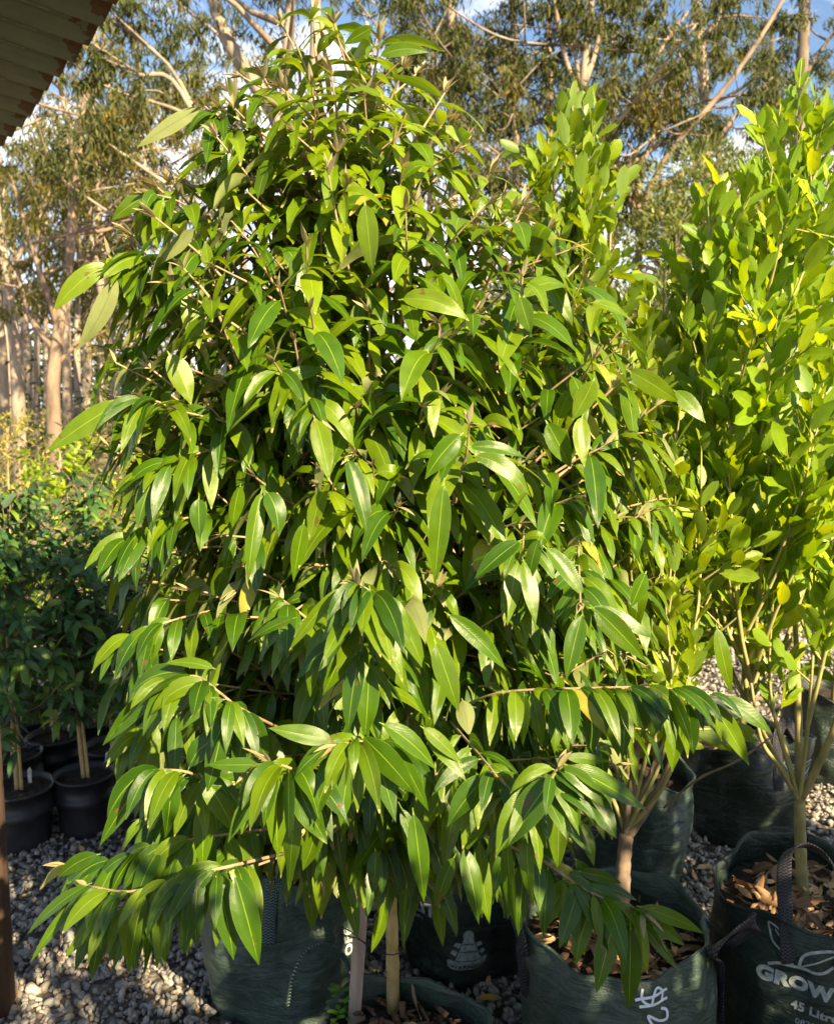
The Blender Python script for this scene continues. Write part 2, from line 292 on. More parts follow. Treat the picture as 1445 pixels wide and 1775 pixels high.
# ------------------------------------------------------------------ geometry: leaves and tubes
def prof_lance(x): return np.clip(x, 0, 1) ** 0.64 * np.clip(1 - x, 0, 1) ** 1.0 * (1 - .25 * np.clip(x - .6, 0, 1))
def prof_oval(x): return np.clip(x, 0, 1) ** 0.68 * np.clip(1 - x, 0, 1) ** 0.66
def prof_obov(x): return np.clip(x, 0, 1) ** 0.85 * np.clip(1 - x, 0, 1) ** 0.50
class Leaves:
    def __init__(s, prof=prof_lance, lod=2, pet=0.07):
        s.r = []; s.prof = prof; s.lod = lod; s.pet = pet
    def add(s, base, d0, nrm, L, Wd, k, fold=0.18, rnd=None, bend=(0, 0, -1), wave=0.0, p=1.0, roll=0.0, twist=0.0):
        s.r.append((*base, *d0, *nrm, *bend, L, Wd, k, fold, random.random() if rnd is None else rnd, wave, p, roll, twist, random.random() * 6.28))
    def arrays(s):
        A = np.array(s.r, dtype=np.float64); n = len(A)
        B, D, U, BV = A[:, 0:3], A[:, 3:6], A[:, 6:9], A[:, 9:12]
        L, Wd, k, fold, rnd, wave, p, roll, twist, ph = [A[:, i] for i in range(12, 22)]
        nrmz = lambda v: v / np.maximum(np.linalg.norm(v, axis=1, keepdims=True), 1e-9)
        D = nrmz(D)
        S0 = np.cross(D, U); bad = np.linalg.norm(S0, axis=1) < 1e-3; S0[bad] = np.cross(D[bad], np.array([0.3, 0.9, 0.1])); S0 = nrmz(S0)
        N0 = np.cross(S0, D); S0 = nrmz(S0 * np.cos(roll)[:, None] + N0 * np.sin(roll)[:, None])
        if s.lod == 2: sn = np.array([0, .035, .075, .13, .22, .33, .45, .57, .68, .78, .87, .94, 1.0]); tn = np.array([-1, -.5, 0, .5, 1.0])
        elif s.lod == 1: sn = np.array([0, .07, .16, .32, .52, .72, .88, 1.0]); tn = np.array([-1, 0, 1.0])
        elif s.lod == 0: sn = np.array([0, .10, .4, .72, 1.0]); tn = np.array([-1, 0, 1.0])
        else: sn = np.array([0, .42, 1.0]); tn = np.array([-1, 1.0])
        pet = s.pet
        if s.lod < 0: wn = np.array([0.08, 1.0, 0.05])
        else:
            x = (sn - pet) / (1 - pet); wn = s.prof(x); xx = np.linspace(0, 1, 200); wn = wn / s.prof(xx).max(); wn = np.maximum(wn, 0.05); wn[-1] = 0.015
        ns, ntn = len(sn), len(tn)
        V = np.zeros((n, ns, ntn, 3)); pos = B.copy(); prev = 0
        UVu = np.zeros((n, ns, ntn, 2))
        for j in range(ns):
            mid = (sn[j] + prev) / 2
            dj = nrmz(D + BV * (k * mid ** p)[:, None])
            pos = pos + dj * (L * (sn[j] - prev))[:, None]; prev = sn[j]
            dj = nrmz(D + BV * (k * sn[j] ** p)[:, None])
            sj = nrmz(S0 - dj * np.sum(S0 * dj, axis=1, keepdims=True)); nj = np.cross(sj, dj)
            a = twist * sn[j]; sj2 = sj * np.cos(a)[:, None] + nj * np.sin(a)[:, None]; nj2 = np.cross(sj2, dj)
            for i, t in enumerate(tn):
                h = abs(t) * fold * wn[j] * Wd * 0.5 - (t * t) * 0.10 * wn[j] * Wd
                wv = wave * Wd * t * t * np.sin(sn[j] * 17 + ph + (2.1 if t > 0 else 0))
                V[:, j, i] = pos + sj2 * (t * wn[j] * Wd * 0.5)[:, None] + nj2 * (h + wv)[:, None]
                UVu[:, j, i, 0] = t * 0.5 + 0.5; UVu[:, j, i, 1] = sn[j]
        idx = np.arange(ns * ntn).reshape(ns, ntn)
        a = idx[:-1, :-1].ravel(); b = idx[:-1, 1:].ravel(); c = idx[1:, 1:].ravel(); d = idx[1:, :-1].ravel()
        f = np.stack([a, b, c, d], axis=1)
        Fq = (f[None] + (np.arange(n) * ns * ntn)[:, None, None]).reshape(-1, 4)
        return V.reshape(-1, 3), Fq, UVu.reshape(-1, 2), np.repeat(rnd, ns * ntn)
    def build(s, name, m, parent=None):
        V, Fq, uv, rnd = s.arrays()
        return mesh_obj(name, V, Fq, m, parent, True, uv, rnd)
class Tubes:
    def __init__(s): s.V = []; s.F = []; s.n = 0
    def add(s, pts, rad, sides=6, cap=True):
        pts = [Vector(p) for p in pts]; n = len(pts)
        if isinstance(rad, (int, float)): rad = [rad] * n
        t0 = (pts[1] - pts[0]).normalized(); ref = Vector((0, 0, 1)) if abs(t0.z) < 0.9 else Vector((1, 0, 0))
        u = t0.cross(ref).normalized(); base = s.n
        for i, p in enumerate(pts):
            t = (pts[min(i + 1, n - 1)] - pts[max(i - 1, 0)]).normalized()
            u = (u - t * u.dot(t)).normalized(); w = t.cross(u)
            for k in range(sides):
                a = 2 * PI * k / sides; s.V.append(p + (u * math.cos(a) + w * math.sin(a)) * rad[i])
        for i in range(n - 1):
            for k in range(sides):
                a = base + i * sides + k; b = base + i * sides + (k + 1) % sides
                s.F.append((a, b, b + sides, a + sides))
        s.n += n * sides
        if cap: s.F.append(tuple(base + (n - 1) * sides + k for k in range(sides))); s.F.append(tuple(base + k for k in reversed(range(sides))))
    def build(s, name, m, parent=None, smooth=True): return mesh_obj(name, [tuple(v) for v in s.V], s.F, m, parent, smooth)
def spline(pts, n):
    """Catmull-Rom through pts, n points"""
    pts = [Vector(p) for p in pts]
    if len(pts) == 2: return [pts[0].lerp(pts[1], i / (n - 1)) for i in range(n)]
    e = [pts[0] * 2 - pts[1]] + pts + [pts[-1] * 2 - pts[-2]]; out = []; m = len(pts) - 1
    for i in range(n):
        t = i / (n - 1) * m; k = min(int(t), m - 1); f = t - k; a, b, c, d = e[k:k + 4]
        out.append(0.5 * ((2 * b) + (c - a) * f + (2 * a - 5 * b + 4 * c - d) * f * f + (3 * b - a - 3 * c + d) * f ** 3))
    return out
def rv(a): return Vector((random.gauss(0, a), random.gauss(0, a), random.gauss(0, a)))
def taper(r0, r1, n): return [r0 + (r1 - r0) * i / (n - 1) for i in range(n)]

def leafy_shoot(lv, bud, path, n, L, Wr, a, b, k, from_=0.15, end_small=True, upw=0.4, rlo=0.0, rhi=0.9, wave=0.02, fold=0.18, jit=0.2, budn=4, tb=None, p=1.0, front=False):
    """opposite pairs of leaves along the path: direction = stem*a + radial*b, drooping by k"""
    m = len(path); az = random.random() * PI
    pairs = max(1, n // 2)
    for i in range(pairs):
        f = from_ + (1 - from_) * (i + 0.5 * random.random()) / pairs
        f = min(f, 0.995); q = f * (m - 1); j = min(int(q), m - 2); base = path[j].lerp(path[j + 1], q - j)
        t = (path[j + 1] - path[j]).normalized()
        ref = Vector((0, 0, 1)) if abs(t.z) < 0.95 else Vector((1, 0, 0))
        u = t.cross(ref).normalized(); w = t.cross(u)
        az += PI / 2 + random.gauss(0, 0.25)
        last = f > 0.86
        for sgn in (0, PI):
            if random.random() < 0.06: continue
            an = az + sgn + random.gauss(0, jit); rad = u * math.cos(an) + w * math.sin(an)
            aa = a * (1.5 if last else 1.0)
            d = (t * aa + rad * b + rv(0.13)).normalized()
            if front:
                if d.y > .1: d.y = -d.y
                d.z = min(d.z, .25)
            nr = (t * (1 - upw) + Vector((0, 0, 1)) * upw + rv(0.12)).normalized()
            if front: nr = (Vector((0, -.75, .65)) + rv(.15)).normalized()
            ll = L * random.uniform(0.72, 1.18) * (0.72 if (last and end_small) else 1.0)
            lv.add(base, d, nr, ll, ll * Wr * random.uniform(0.82, 1.18), k * random.uniform(0.6, 1.4), fold + random.uniform(-.12, .2),
                   rnd=random.uniform(rlo, rhi) if random.random() > 0.012 else 1.0, wave=wave * random.uniform(0, 2), roll=random.gauss(0, 0.32), twist=random.gauss(0, 0.35), p=p)
    if bud is not None:
        t = (path[-1] - path[-2]).normalized()
        for i in range(budn):
            d = (t + rv(0.33)).normalized(); ll = random.uniform(0.018, 0.042)
            bud.add(path[-1], d, Vector((0, 0, 1)) + rv(0.3), ll, ll * 0.22, random.uniform(0, .4), 0.6, p=1)

# ------------------------------------------------------------------ ground, gravel
random.seed(5); np.random.seed(5)
def ground():
    V = [(-400, -60, 0), (400, -60, 0), (400, 700, 0), (-400, 700, 0)]
    o = mesh_obj('ground', V, [(0, 1, 2, 3)], M_GROUND, smooth=False); tag(o, kind='structure')
ground()

BAGS = {  # name: (centre x, y, radius, height)
 'main': (*G(690, 1815, .36).xy, .205, .36), 'left': (-.35, 2.20, .212, .40), 'back': (.135, 2.38, .205, .40),
 'price': (*G(1072, 1588, .41).xy, .212, .41), 'right': (*G(1415, 1530, .41).xy, .232, .41),
 'rear': (.69, 2.78, .20, .40), 'far': (1.19, 3.12, .22, .38)}
PZ = .21
POTS = [(G(30, 1362, PZ), .125), (G(146, 1341, PZ), .108), (G(22, 1306, PZ), .11), (G(255, 1352, PZ), .105), (G(95, 1275, PZ), .11), (G(195, 1292, PZ), .11), (G(-70, 1330, PZ), .12), (G(165, 1246, PZ), .11), (G(40, 1245, PZ), .11), (G(290, 1270, PZ), .11)]

def ico(sub):
    import bmesh
    bm = bmesh.new(); bmesh.ops.create_icosphere(bm, subdivisions=sub, radius=1.0)
    V = np.array([v.co[:] for v in bm.verts]); Fc = np.array([[v.index for v in f.verts] for f in bm.faces]); bm.free(); return V, Fc
def gravel():
    allV = []; allF = []; allR = []; off = 0
    for (x0, x1, y0, y1, dens, sub, r0, layers) in [(-1.6, 2.2, 1.25, 2.75, 4600, 2, .0082, 0), (-1.9, 2.6, 2.75, 4.3, 3000, 1, .0092, 0), (-2.6, 3.2, 4.3, 6.2, 900, 1, .014, 0)]:
        iv, fi = ico(sub); n = int((x1 - x0) * (y1 - y0) * dens)
        x = np.random.uniform(x0, x1, n); y = np.random.uniform(y0, y1, n)
        keep = np.ones(n, bool)
        for (bx, by, R, H) in BAGS.values(): keep &= (x - bx) ** 2 + (y - by) ** 2 > (R * 0.93) ** 2
        for (c, R) in POTS: keep &= (x - c.x) ** 2 + (y - c.y) ** 2 > (R * 0.8) ** 2
        keep &= np.abs(x) < 0.62 * y + 0.25
        x = x[keep]; y = y[keep]; n = len(x)
        r = r0 * np.random.lognormal(0, 0.33, n)
        sc = np.stack([np.random.uniform(.8, 1.5, n), np.random.uniform(.75, 1.15, n), np.random.uniform(.45, .8, n)], 1) * r[:, None]
        # random rotation
        q = np.random.normal(size=(n, 4)); q /= np.linalg.norm(q, axis=1, keepdims=True); a, b, c, d = q.T
        R_ = np.stack([np.stack([1 - 2 * (c * c + d * d), 2 * (b * c - a * d), 2 * (b * d + a * c)], 1), np.stack([2 * (b * c + a * d), 1 - 2 * (b * b + d * d), 2 * (c * d - a * b)], 1), np.stack([2 * (b * d - a * c), 2 * (c * d + a * b), 1 - 2 * (b * b + c * c)], 1)], 1)
        # angular stones: clip the sphere by random planes
        U = np.repeat(iv[None], n, 0)
        for _ in range(5):
            pn = np.random.normal(size=(n, 3)); pn /= np.linalg.norm(pn, axis=1, keepdims=True); h = np.random.uniform(.45, .8, n)
            dt = np.einsum('nvk,nk->nv', U, pn); ex = np.maximum(dt - h[:, None], 0); U = U - ex[:, :, None] * pn[:, None, :]
        Vv = U * sc[:, None, :]; Vv = np.einsum('nij,nvj->nvi', R_, Vv)
        zc = np.random.uniform(0.0, 0.9, n) * r * 0.9 + 0.003 + .004 * np.sin(x * 9) * np.sin(y * 7)
        Vv[:, :, 0] += x[:, None]; Vv[:, :, 1] += y[:, None]; Vv[:, :, 2] += zc[:, None]
        Vv[:, :, 2] = np.maximum(Vv[:, :, 2], 0.0012)
        allV.append(Vv.reshape(-1, 3)); allF.append((fi[None] + (np.arange(n) * len(iv))[:, None, None]).reshape(-1, 3) + off); off += n * len(iv)
        allR.append(np.repeat(np.random.beta(1.6, 1.8, n), len(iv)))
    o = mesh_obj('gravel', np.concatenate(allV), np.concatenate(allF), M_STONE, None, True, None, np.concatenate(allR))
    tag(o, 'loose grey and brown gravel stones covering the nursery ground', 'gravel', kind='stuff')
gravel()
lv = Leaves(prof_lance, 1)
for i in range(420):
    x = random.uniform(-1.4, 2.0); y = random.uniform(1.7, 4.6)
    if any((x - b[0]) ** 2 + (y - b[1]) ** 2 < (b[2] + .01) ** 2 for b in BAGS.values()): continue
    if x < -0.1 and random.random() < .72: continue
    a = random.random() * 6.28; L = random.uniform(.04, .09)
    lv.add((x, y, .024 + random.random() * .012), (math.cos(a), math.sin(a), random.uniform(-.05, .25)), (random.gauss(0, .3), random.gauss(0, .3), 1), L, L * random.uniform(.26, .4), random.uniform(-.4, .8), random.uniform(-.5, .6), rnd=random.random(), wave=.06)
for (px, py) in [(1215, 1500), (1225, 1512), (1240, 1518), (1238, 1508), (720, 1738), (770, 1745), (745, 1752), (782, 1770), (1205, 1506)]:
    p = G(px, py, .03); a = random.uniform(-.5, .5); lv.add(p, (math.cos(a), math.sin(a), .1), (0, -.2, 1), .075, .022, .3, .3, rnd=random.uniform(.5, 1), wave=.06)
tag(lv.build('fallen_leaves', M_LITTER), 'dry tan leaves fallen on the gravel between the bags', 'fallen leaves', kind='stuff')

# ------------------------------------------------------------------ grow bags
class Bag:
    def __init__(s, key, seed, hand=0.0, lift=0.035, dark=False, slump=0.03, soil=None):
        s.cx, s.cy, s.R, s.H = BAGS[key]; s.seed = seed; s.hand = hand; s.lift = lift; s.mat = M_BAGD if dark else M_BAG
        s.slump = slump; s.soil = s.H - .085 if soil is None else soil
    def rim(s, th): return s.H + s.lift * math.cos(2 * (th - s.hand)) + .010 * math.sin(3 * th + s.seed) + .006 * math.sin(7 * th + s.seed * 2)
    def r(s, th, f, z):
        base = s.R * (0.975 + 0.03 * math.sin(PI * min(f, 1) * 0.85))
        n1 = noise.noise(Vector((math.cos(th) * 1.7 + s.seed, math.sin(th) * 1.7, z * 5))); n2 = noise.noise(Vector((math.cos(th) * 4.5, math.sin(th) * 4.5 + s.seed, z * 14)))
        fold = .006 * math.sin(th * 9 + 3 * math.sin(z * 11 + s.seed)) * f
        edge = .028 * max(0, f - .72) / .28 * math.sin(2 * (th - s.hand) + 1.5 * math.sin(th + s.seed)) * 0.8
        return base + s.slump * n1 + .010 * n2 + fold + edge - (0.022 * (1 - f) ** 5)
    def pt(s, th, f, off=0.0):
        z = s.rim(th) * f; r = s.r(th, f, z) + off
        return Vector((s.cx + r * math.cos(th), s.cy + r * math.sin(th), max(z, .002)))
    def thz(s, th, z, off=0.0): return s.pt(th, z / s.rim(th), off)
    def build(s, parent):
        nth = 128; fs = [0] + [i / 30 for i in range(1, 31)]; V = []; Fc = []
        for f in fs:
            for k in range(nth): V.append(s.pt(2 * PI * k / nth, f))
        m = len(fs)
        for i in range(m - 1):
            for k in range(nth):
                a = i * nth + k; b = i * nth + (k + 1) % nth; Fc.append((a, b, b + nth, a + nth))
        # folded hem and inner wall
        rings = []
        for k2, (ff, off) in enumerate([(1.006, -.0015), (1.0, -.004), (.955, -.005), (.9, -.005), (.82, -.005), (.74, -.006), (.66, -.006)]):
            rings.append([s.pt(2 * PI * k / nth, ff, off) for k in range(nth)])
        b0 = (m - 1) * nth
        for ring in rings:
            st = len(V); V += ring
            for k in range(nth): Fc.append((b0 + k, b0 + (k + 1) % nth, st + (k + 1) % nth, st + k))
            b0 = st
        o = mesh_obj('grow_bag', [tuple(v) for v in V], Fc, s.mat, parent)
        # hem stitched band
        hb = Tubes(); hb.add([s.pt(2 * PI * k / 96, 0.998, .001) for k in range(97)], .0028, 5, False); hb.build('hem', s.mat, o)
        # soil
        rs = []; SV = []; SF = []; nr = 14; nk = 48
        for i in range(nr):
            for k in range(nk):
                th = 2 * PI * k / nk; rr = (s.r(th, s.soil / s.H, s.soil) - .004) * (i + 0.02) / (nr - 1)
                z = s.soil + .012 * noise.noise(Vector((rr * 30 * math.cos(th) + s.seed, rr * 30 * math.sin(th), 0))) + .02 * (1 - i / nr)
                SV.append((s.cx + rr * math.cos(th), s.cy + rr * math.sin(th), z))
        for i in range(nr - 1):
            for k in range(nk):
                a = i * nk + k; b = i * nk + (k + 1) % nk; SF.append((a, b, b + nk, a + nk)[::-1])
        mesh_obj('soil', SV, SF, M_SOIL, parent)
        s.obj = o; return o
    def litter(s, parent, n, seed, chips=0):
        random.seed(seed); lv = Leaves(prof_lance, 1)
        for i in range(n):
            rr = (s.R - .055) * math.sqrt(random.random()); th = random.random() * 6.28; a = random.random() * 6.28; L = random.uniform(.035, .08)
            x, y = rr * math.cos(th) * .93, rr * math.sin(th) * .93
            lv.add((s.cx + x, s.cy + y, s.soil + .018 + random.random() * .020 * (.4 + n / 200)), (math.cos(a), math.sin(a), random.uniform(-.25, .45)), (random.gauss(0, .45), random.gauss(0, .45), 1), L, L * random.uniform(.25, .4), random.uniform(-1.0, 1.2), random.uniform(-.8, .9), rnd=random.random(), wave=.08, twist=random.gauss(0, .8))
        if n: lv.build('leaf_litter', M_LITTER, parent)['kind'] = 'stuff'
        if chips:
            T = []; Fc = []
            for i in range(chips):
                rr = (s.R - .02) * math.sqrt(random.random()); th = random.random() * 6.28; c = Vector((s.cx + rr * math.cos(th), s.cy + rr * math.sin(th), s.soil + random.uniform(.008, .03)))
                d = Vector((random.gauss(0, 1), random.gauss(0, 1), random.gauss(0, .35))).normalized(); e = d.cross(rv(1)).normalized(); g = d.cross(e); l = random.uniform(.006, .022); w = random.uniform(.003, .007)
                b = len(T)
                for sx, sy in ((-1, -1), (1, -1), (1, 1), (-1, 1)): T.append(c - d * l * random.uniform(.7, 1.1) + e * sx * w + g * sy * w * .5)
                for sx, sy in ((-1, -1), (1, -1), (1, 1), (-1, 1)): T.append(c + d * l * random.uniform(.7, 1.1) + e * sx * w * .7 + g * sy * w * .4)
                Fc += [(b, b + 1, b + 2, b + 3), (b + 7, b + 6, b + 5, b + 4)] + [(b + i2, b + 4 + i2, b + 4 + (i2 + 1) % 4, b + (i2 + 1) % 4) for i2 in range(4)]
            mesh_obj('bark_mulch', [tuple(v) for v in T], Fc, M_CHIP, parent, smooth=False)['kind'] = 'stuff'
def ribbon(name, pts, wdirs, w, th, m, parent, n=40):
    pp = spline(pts, n); wd = spline(wdirs, n) if isinstance(wdirs, list) else [Vector(wdirs)] * n
    V = []; Fc = []; uv = []; acc = 0
    for i, p in enumerate(pp):
        t = (pp[min(i + 1, n - 1)] - pp[max(i - 1, 0)]).normalized(); e = wd[i]; e = (e - t * e.dot(t)).normalized(); g = t.cross(e)
        if i: acc += (p - pp[i - 1]).length
        for (a, b, u) in ((-.5, 0, 0), (-.42, .5, .08), (0, .55, .5), (.42, .5, .92), (.5, 0, 1), (.42, -.5, .92), (0, -.55, .5), (-.42, -.5, .08)):
            V.append(p + e * a * w + g * b * th); uv.append((u, acc))
    for i in range(n - 1):
        for k in range(8):
            a = i * 8 + k; b = i * 8 + (k + 1) % 8; Fc.append((a, b, b + 8, a + 8))
    Fc.append(tuple(range(7, -1, -1))); Fc.append(tuple((n - 1) * 8 + k for k in range(8)))
    return mesh_obj(name, [tuple(v) for v in V], Fc, m, parent, uv=uv)
# prints wrapped round a bag: 2-D geometry (metres, x right, y up) -> bag surface
def wrap(bag, name, V2, F2, th0, z0, rot, m, off=.0022):
    c, s = math.cos(rot), math.sin(rot); out = []
    for x, y in V2:
        X, Y = x * c - y * s, x * s + y * c; th = th0 + X / bag.R
        out.append(tuple(bag.thz(th, z0 + Y, off)))
    return mesh_obj(name, out, F2, m, bag.obj, smooth=False)
def text2d(txt, size, bold=0.0, sx=1.0):
    cu = bpy.data.curves.new('t', 'FONT'); cu.body = txt; cu.size = size; cu.align_x = 'CENTER'; cu.offset = bold; cu.resolution_u = 4; cu.space_character = 1.08
    o = bpy.data.objects.new('t', cu); COL.objects.link(o); dg = bpy.context.evaluated_depsgraph_get(); dg.update()
    me = bpy.data.meshes.new_from_object(o.evaluated_get(dg)); V = [(v.co.x * sx, v.co.y) for v in me.vertices]; Fc = [tuple(p.vertices) for p in me.polygons]
    bpy.data.objects.remove(o); bpy.data.curves.remove(cu); bpy.data.meshes.remove(me)
    return V, Fc
def stroke2d(lines, w):
    V = []; Fc = []
    for ln in lines:
        pp = [Vector((a, b, 0)) for a, b in ln]
        n = max(6, len(pp) * 5); pp = spline(pp, n)
        b0 = len(V)
        for i, p in enumerate(pp):
            t = (pp[min(i + 1, n - 1)] - pp[max(i - 1, 0)]).normalized(); e = Vector((-t.y, t.x, 0)); V.append(((p + e * w / 2).x, (p + e * w / 2).y)); V.append(((p - e * w / 2).x, (p - e * w / 2).y))
        for i in range(n - 1): a = b0 + 2 * i; Fc.append((a + 1, a + 3, a + 2, a))
    return V, Fc
def comb(*gs):
    V = []; Fc = []
    for (v, f) in gs: b = len(V); V += v; Fc += [tuple(i + b for i in q) for q in f]
    return V, Fc
def shift(g, dx, dy, s=1.0): return [(x * s + dx, y * s + dy) for x, y in g[0]], g[1]
LEAFLOGO = comb(stroke2d([[(-.010, .004), (-.028, .020), (-.052, .030), (-.062, .046), (-.066, .060), (-.040, .054), (-.018, .038), (-.010, .004)]], .0042),
                stroke2d([[(-.012, .010), (-.030, .036), (-.052, .052)]], .003),
                stroke2d([[(.000, .004), (.006, .028), (.030, .042), (.070, .046), (.060, .022), (.036, .006), (.004, .004), (-.03, .0), (-.052, -.010)]], .0052),
                stroke2d([[(.004, .006), (.030, .024), (.062, .040)]], .003))
def bag_angle(bag, px):
    """angle on the bag's side at which its surface projects to pixel px (front side)"""
    best = None
    for i in range(-90, 91):
        th = -PI / 2 + math.radians(i * .95); p = bag.pt(th, .6); d = p.y * cp + (CAMZ - p.z) * sp_; x = CX + F * p.x / d
        if best is None or abs(x - px) < best[0]: best = (abs(x - px), th)
    return best[1]
# ------------------------------------------------------------------ plant builders
def trunk_part(parent, lines, m, name='trunk', sides=10):
    tb = Tubes()
    for pts, r0, r1 in lines:
        n = max(8, len(pts) * 5); pp = spline(pts, n)
        rr = [r * (1 + .07 * math.sin(i * 2.3 + len(pts))) for i, r in enumerate(taper(r0, r1, n))]
        tb.add(pp, rr, sides)
    return tb.build(name, m, parent)

# ---- the main tree ----------------------------------------------------------
PROF = [(0, 520, 640), (60, 500, 690), (130, 450, 760), (200, 375, 815), (300, 300, 870), (400, 215, 950), (500, 165, 1040), (600, 175, 1110), (700, 165, 1150), (800, 190, 1160),
        (900, 190, 1170), (1000, 175, 1140), (1100, 170, 1140), (1200, 170, 1170), (1300, 200, 1150), (1400, 220, 1070), (1480, 230, 1000), (1540, 260, 960)]
DM = 1.72
prof = [(P(0, y, DM).z, P(l, y, DM).x, P(r, y, DM).x) for y, l, r in PROF][::-1]
def ext(z):
    if z <= prof[0][0]: return prof[0][1:]
    for a, b in zip(prof, prof[1:]):
        if z <= b[0]: f = (z - a[0]) / (b[0] - a[0]); return (a[1] + (b[1] - a[1]) * f, a[2] + (b[2] - a[2]) * f)
    return prof[-1][1:]
mb = BAGS['main']
def crown_pt(z, az, fr):
    l, r = ext(z); cx = (l + r) / 2; hw = (r - l) / 2
    dy = hw * (.70 if math.sin(az) < 0 else .62)
    return Vector((cx + hw * fr * math.cos(az), 1.76 + dy * fr * math.sin(az), z))
def main_tree():
    random.seed(11)
    T = empty('potted_tree', (mb[0], mb[1], 0), 'large glossy tree with long drooping leaves filling the middle, tied to a timber stake', 'potted tree')
    bag = Bag('main', 3.1, hand=math.radians(60), lift=.012, soil=.30); bag.build(T); bag.litter(T, 26, 4, 240)
    # trunk
    tp = [Vector((mb[0], mb[1], .29)), P(682, 1775, 1.83), P(680, 1650, 1.80), P(676, 1520, 1.77), P(665, 1300, 1.75), P(650, 1000, 1.76), P(628, 700, 1.76), P(600, 420, 1.76), P(575, 200, 1.74), P(556, 30, 1.73)]
    tk = trunk_part(T, [(tp, .0155, .004)], M_TRUNKT, sides=12)
    cp_ = spline(tp, 60)
    nodes = [(p, 0.0) for p in cp_ if p.z > .8]
    lv = Leaves(prof_lance, 2); bud = Leaves(prof_lance, 1, pet=0.02); tw = Tubes()
    shoots = []
    NS = 560
    for i in range(NS):
        while True:
            z = random.uniform(prof[0][0] + .03, prof[-1][0] - .06); l, r = ext(z)
            if random.random() < (r - l) / 1.25 + .02: break
        az = random.uniform(-PI, 0) if random.random() < .66 else random.uniform(0, PI)
        fr = random.uniform(.84, .99) if random.random() < .60 else random.uniform(.38, .84)
        tip = crown_pt(z, az, fr); l, r = ext(z); c = Vector(((l + r) / 2, 1.76, z)); out = (tip - c); out.z = 0
        out = out.normalized() if out.length > .02 else Vector((0, -1, 0))
        hz = (z - prof[0][0]) / (prof[-1][0] - prof[0][0])
        up = -.25 + 1.6 * hz ** 1.1
        d = (out + Vector((0, 0, up)) + rv(.22)).normalized()
        shoots.append((fr, tip, d, hz, random.uniform(.15, .27)))
    # hand-placed outer shoots following the photographed outline (tip, tail) in pixel and depth
    for (tx, ty, td, bx, by, bd) in [(205, 462, 1.60, 330, 575, 1.70), (250, 690, 1.55, 340, 800, 1.66), (385, 265, 1.66, 450, 400, 1.72), (300, 320, 1.66, 400, 450, 1.72), (180, 720, 1.6, 300, 790, 1.7),
            (488, 40, 1.72, 520, 180, 1.74), (655, 60, 1.70, 630, 200, 1.74), (545, 20, 1.73, 560, 170, 1.74), (700, 120, 1.66, 650, 260, 1.72), (780, 215, 1.66, 720, 330, 1.74), (850, 300, 1.66, 790, 420, 1.74), (870, 350, 1.7, 800, 480, 1.74),
            (950, 400, 1.68, 880, 540, 1.74), (1050, 545, 1.66, 960, 640, 1.74), (1110, 650, 1.60, 1010, 720, 1.7), (905, 480, 1.50, 885, 620, 1.58), (1030, 620, 1.52, 980, 740, 1.62), (1150, 880, 1.62, 1050, 930, 1.7),
            (1140, 1010, 1.62, 1040, 1060, 1.72), (510, 590, 1.42, 545, 720, 1.52), (813, 735, 1.36, 780, 830, 1.46), (640, 540, 1.5, 640, 690, 1.6), (905, 930, 1.38, 870, 1000, 1.5), (345, 430, 1.6, 400, 540, 1.68), (440, 330, 1.6, 480, 450, 1.7), (600, 230, 1.6, 610, 360, 1.68),
            (530, 330, 1.58, 560, 470, 1.68), (720, 350, 1.58, 710, 480, 1.66), (360, 700, 1.5, 430, 800, 1.6), (450, 560, 1.5, 500, 680, 1.6), (760, 560, 1.48, 750, 690, 1.58), (1010, 480, 1.64, 950, 600, 1.7)]:
        tip = P(tx, ty, td); tl = P(bx, by, bd); d = (tip - tl)
        hz = (tip.z - prof[0][0]) / (prof[-1][0] - prof[0][0]); shoots.append((1.0, tip, d.normalized(), hz, d.length))
    shoots.sort(key=lambda s: s[0])
    from mathutils import kdtree
    for gi, (fr, tip, d, hz, ln) in enumerate(shoots):
        base = tip - d * ln + Vector((0, 0, -.03 * (1 - hz)))
        # parent: nearest node that is lower and closer to the stem
        best = None
        for (q, s_) in nodes[::2] if len(nodes) > 600 else nodes:
            v = base - q; dd = v.length + max(0, q.z - base.z + .03) * 3
            if best is None or dd < best[0]: best = (dd, q)
        q = best[1]
        if (q - base).length > .04:
            mid = (q + base) / 2 + Vector((0, 0, -.02)) + rv(.012); path0 = spline([q, mid, base], 6)
            tw.add(path0, taper(.0048, .0034, 6), 5, False); nodes += [(p, fr) for p in path0[2:]]
        path = spline([base, base.lerp(tip, .5) + rv(.008) + Vector((0, 0, .012)), tip], 8)
        tw.add(path, taper(.0033, .0016, 8), 5, False); nodes += [(p, fr) for p in path[:4]]
        hero = fr >= 1.0
        k = 2.9 - 1.8 * hz
        dp = .055 + hz * .002
        L = random.uniform(.110, .146) * (1.0 if hz < .8 else .92)
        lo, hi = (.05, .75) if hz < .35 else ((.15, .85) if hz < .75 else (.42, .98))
        leafy_shoot(lv, bud, path, random.choice((8, 10, 12, 12)) if hz < .75 else random.choice((6, 8)), L, .25, .55, .9, k, from_=.10, upw=.55, rlo=lo, rhi=hi, wave=.04, fold=random.choice((.1, .22, .35, .6)), p=.8, budn=(2 if hz < .35 else (4 if hz < .7 else 7)) if fr > .8 else 0)
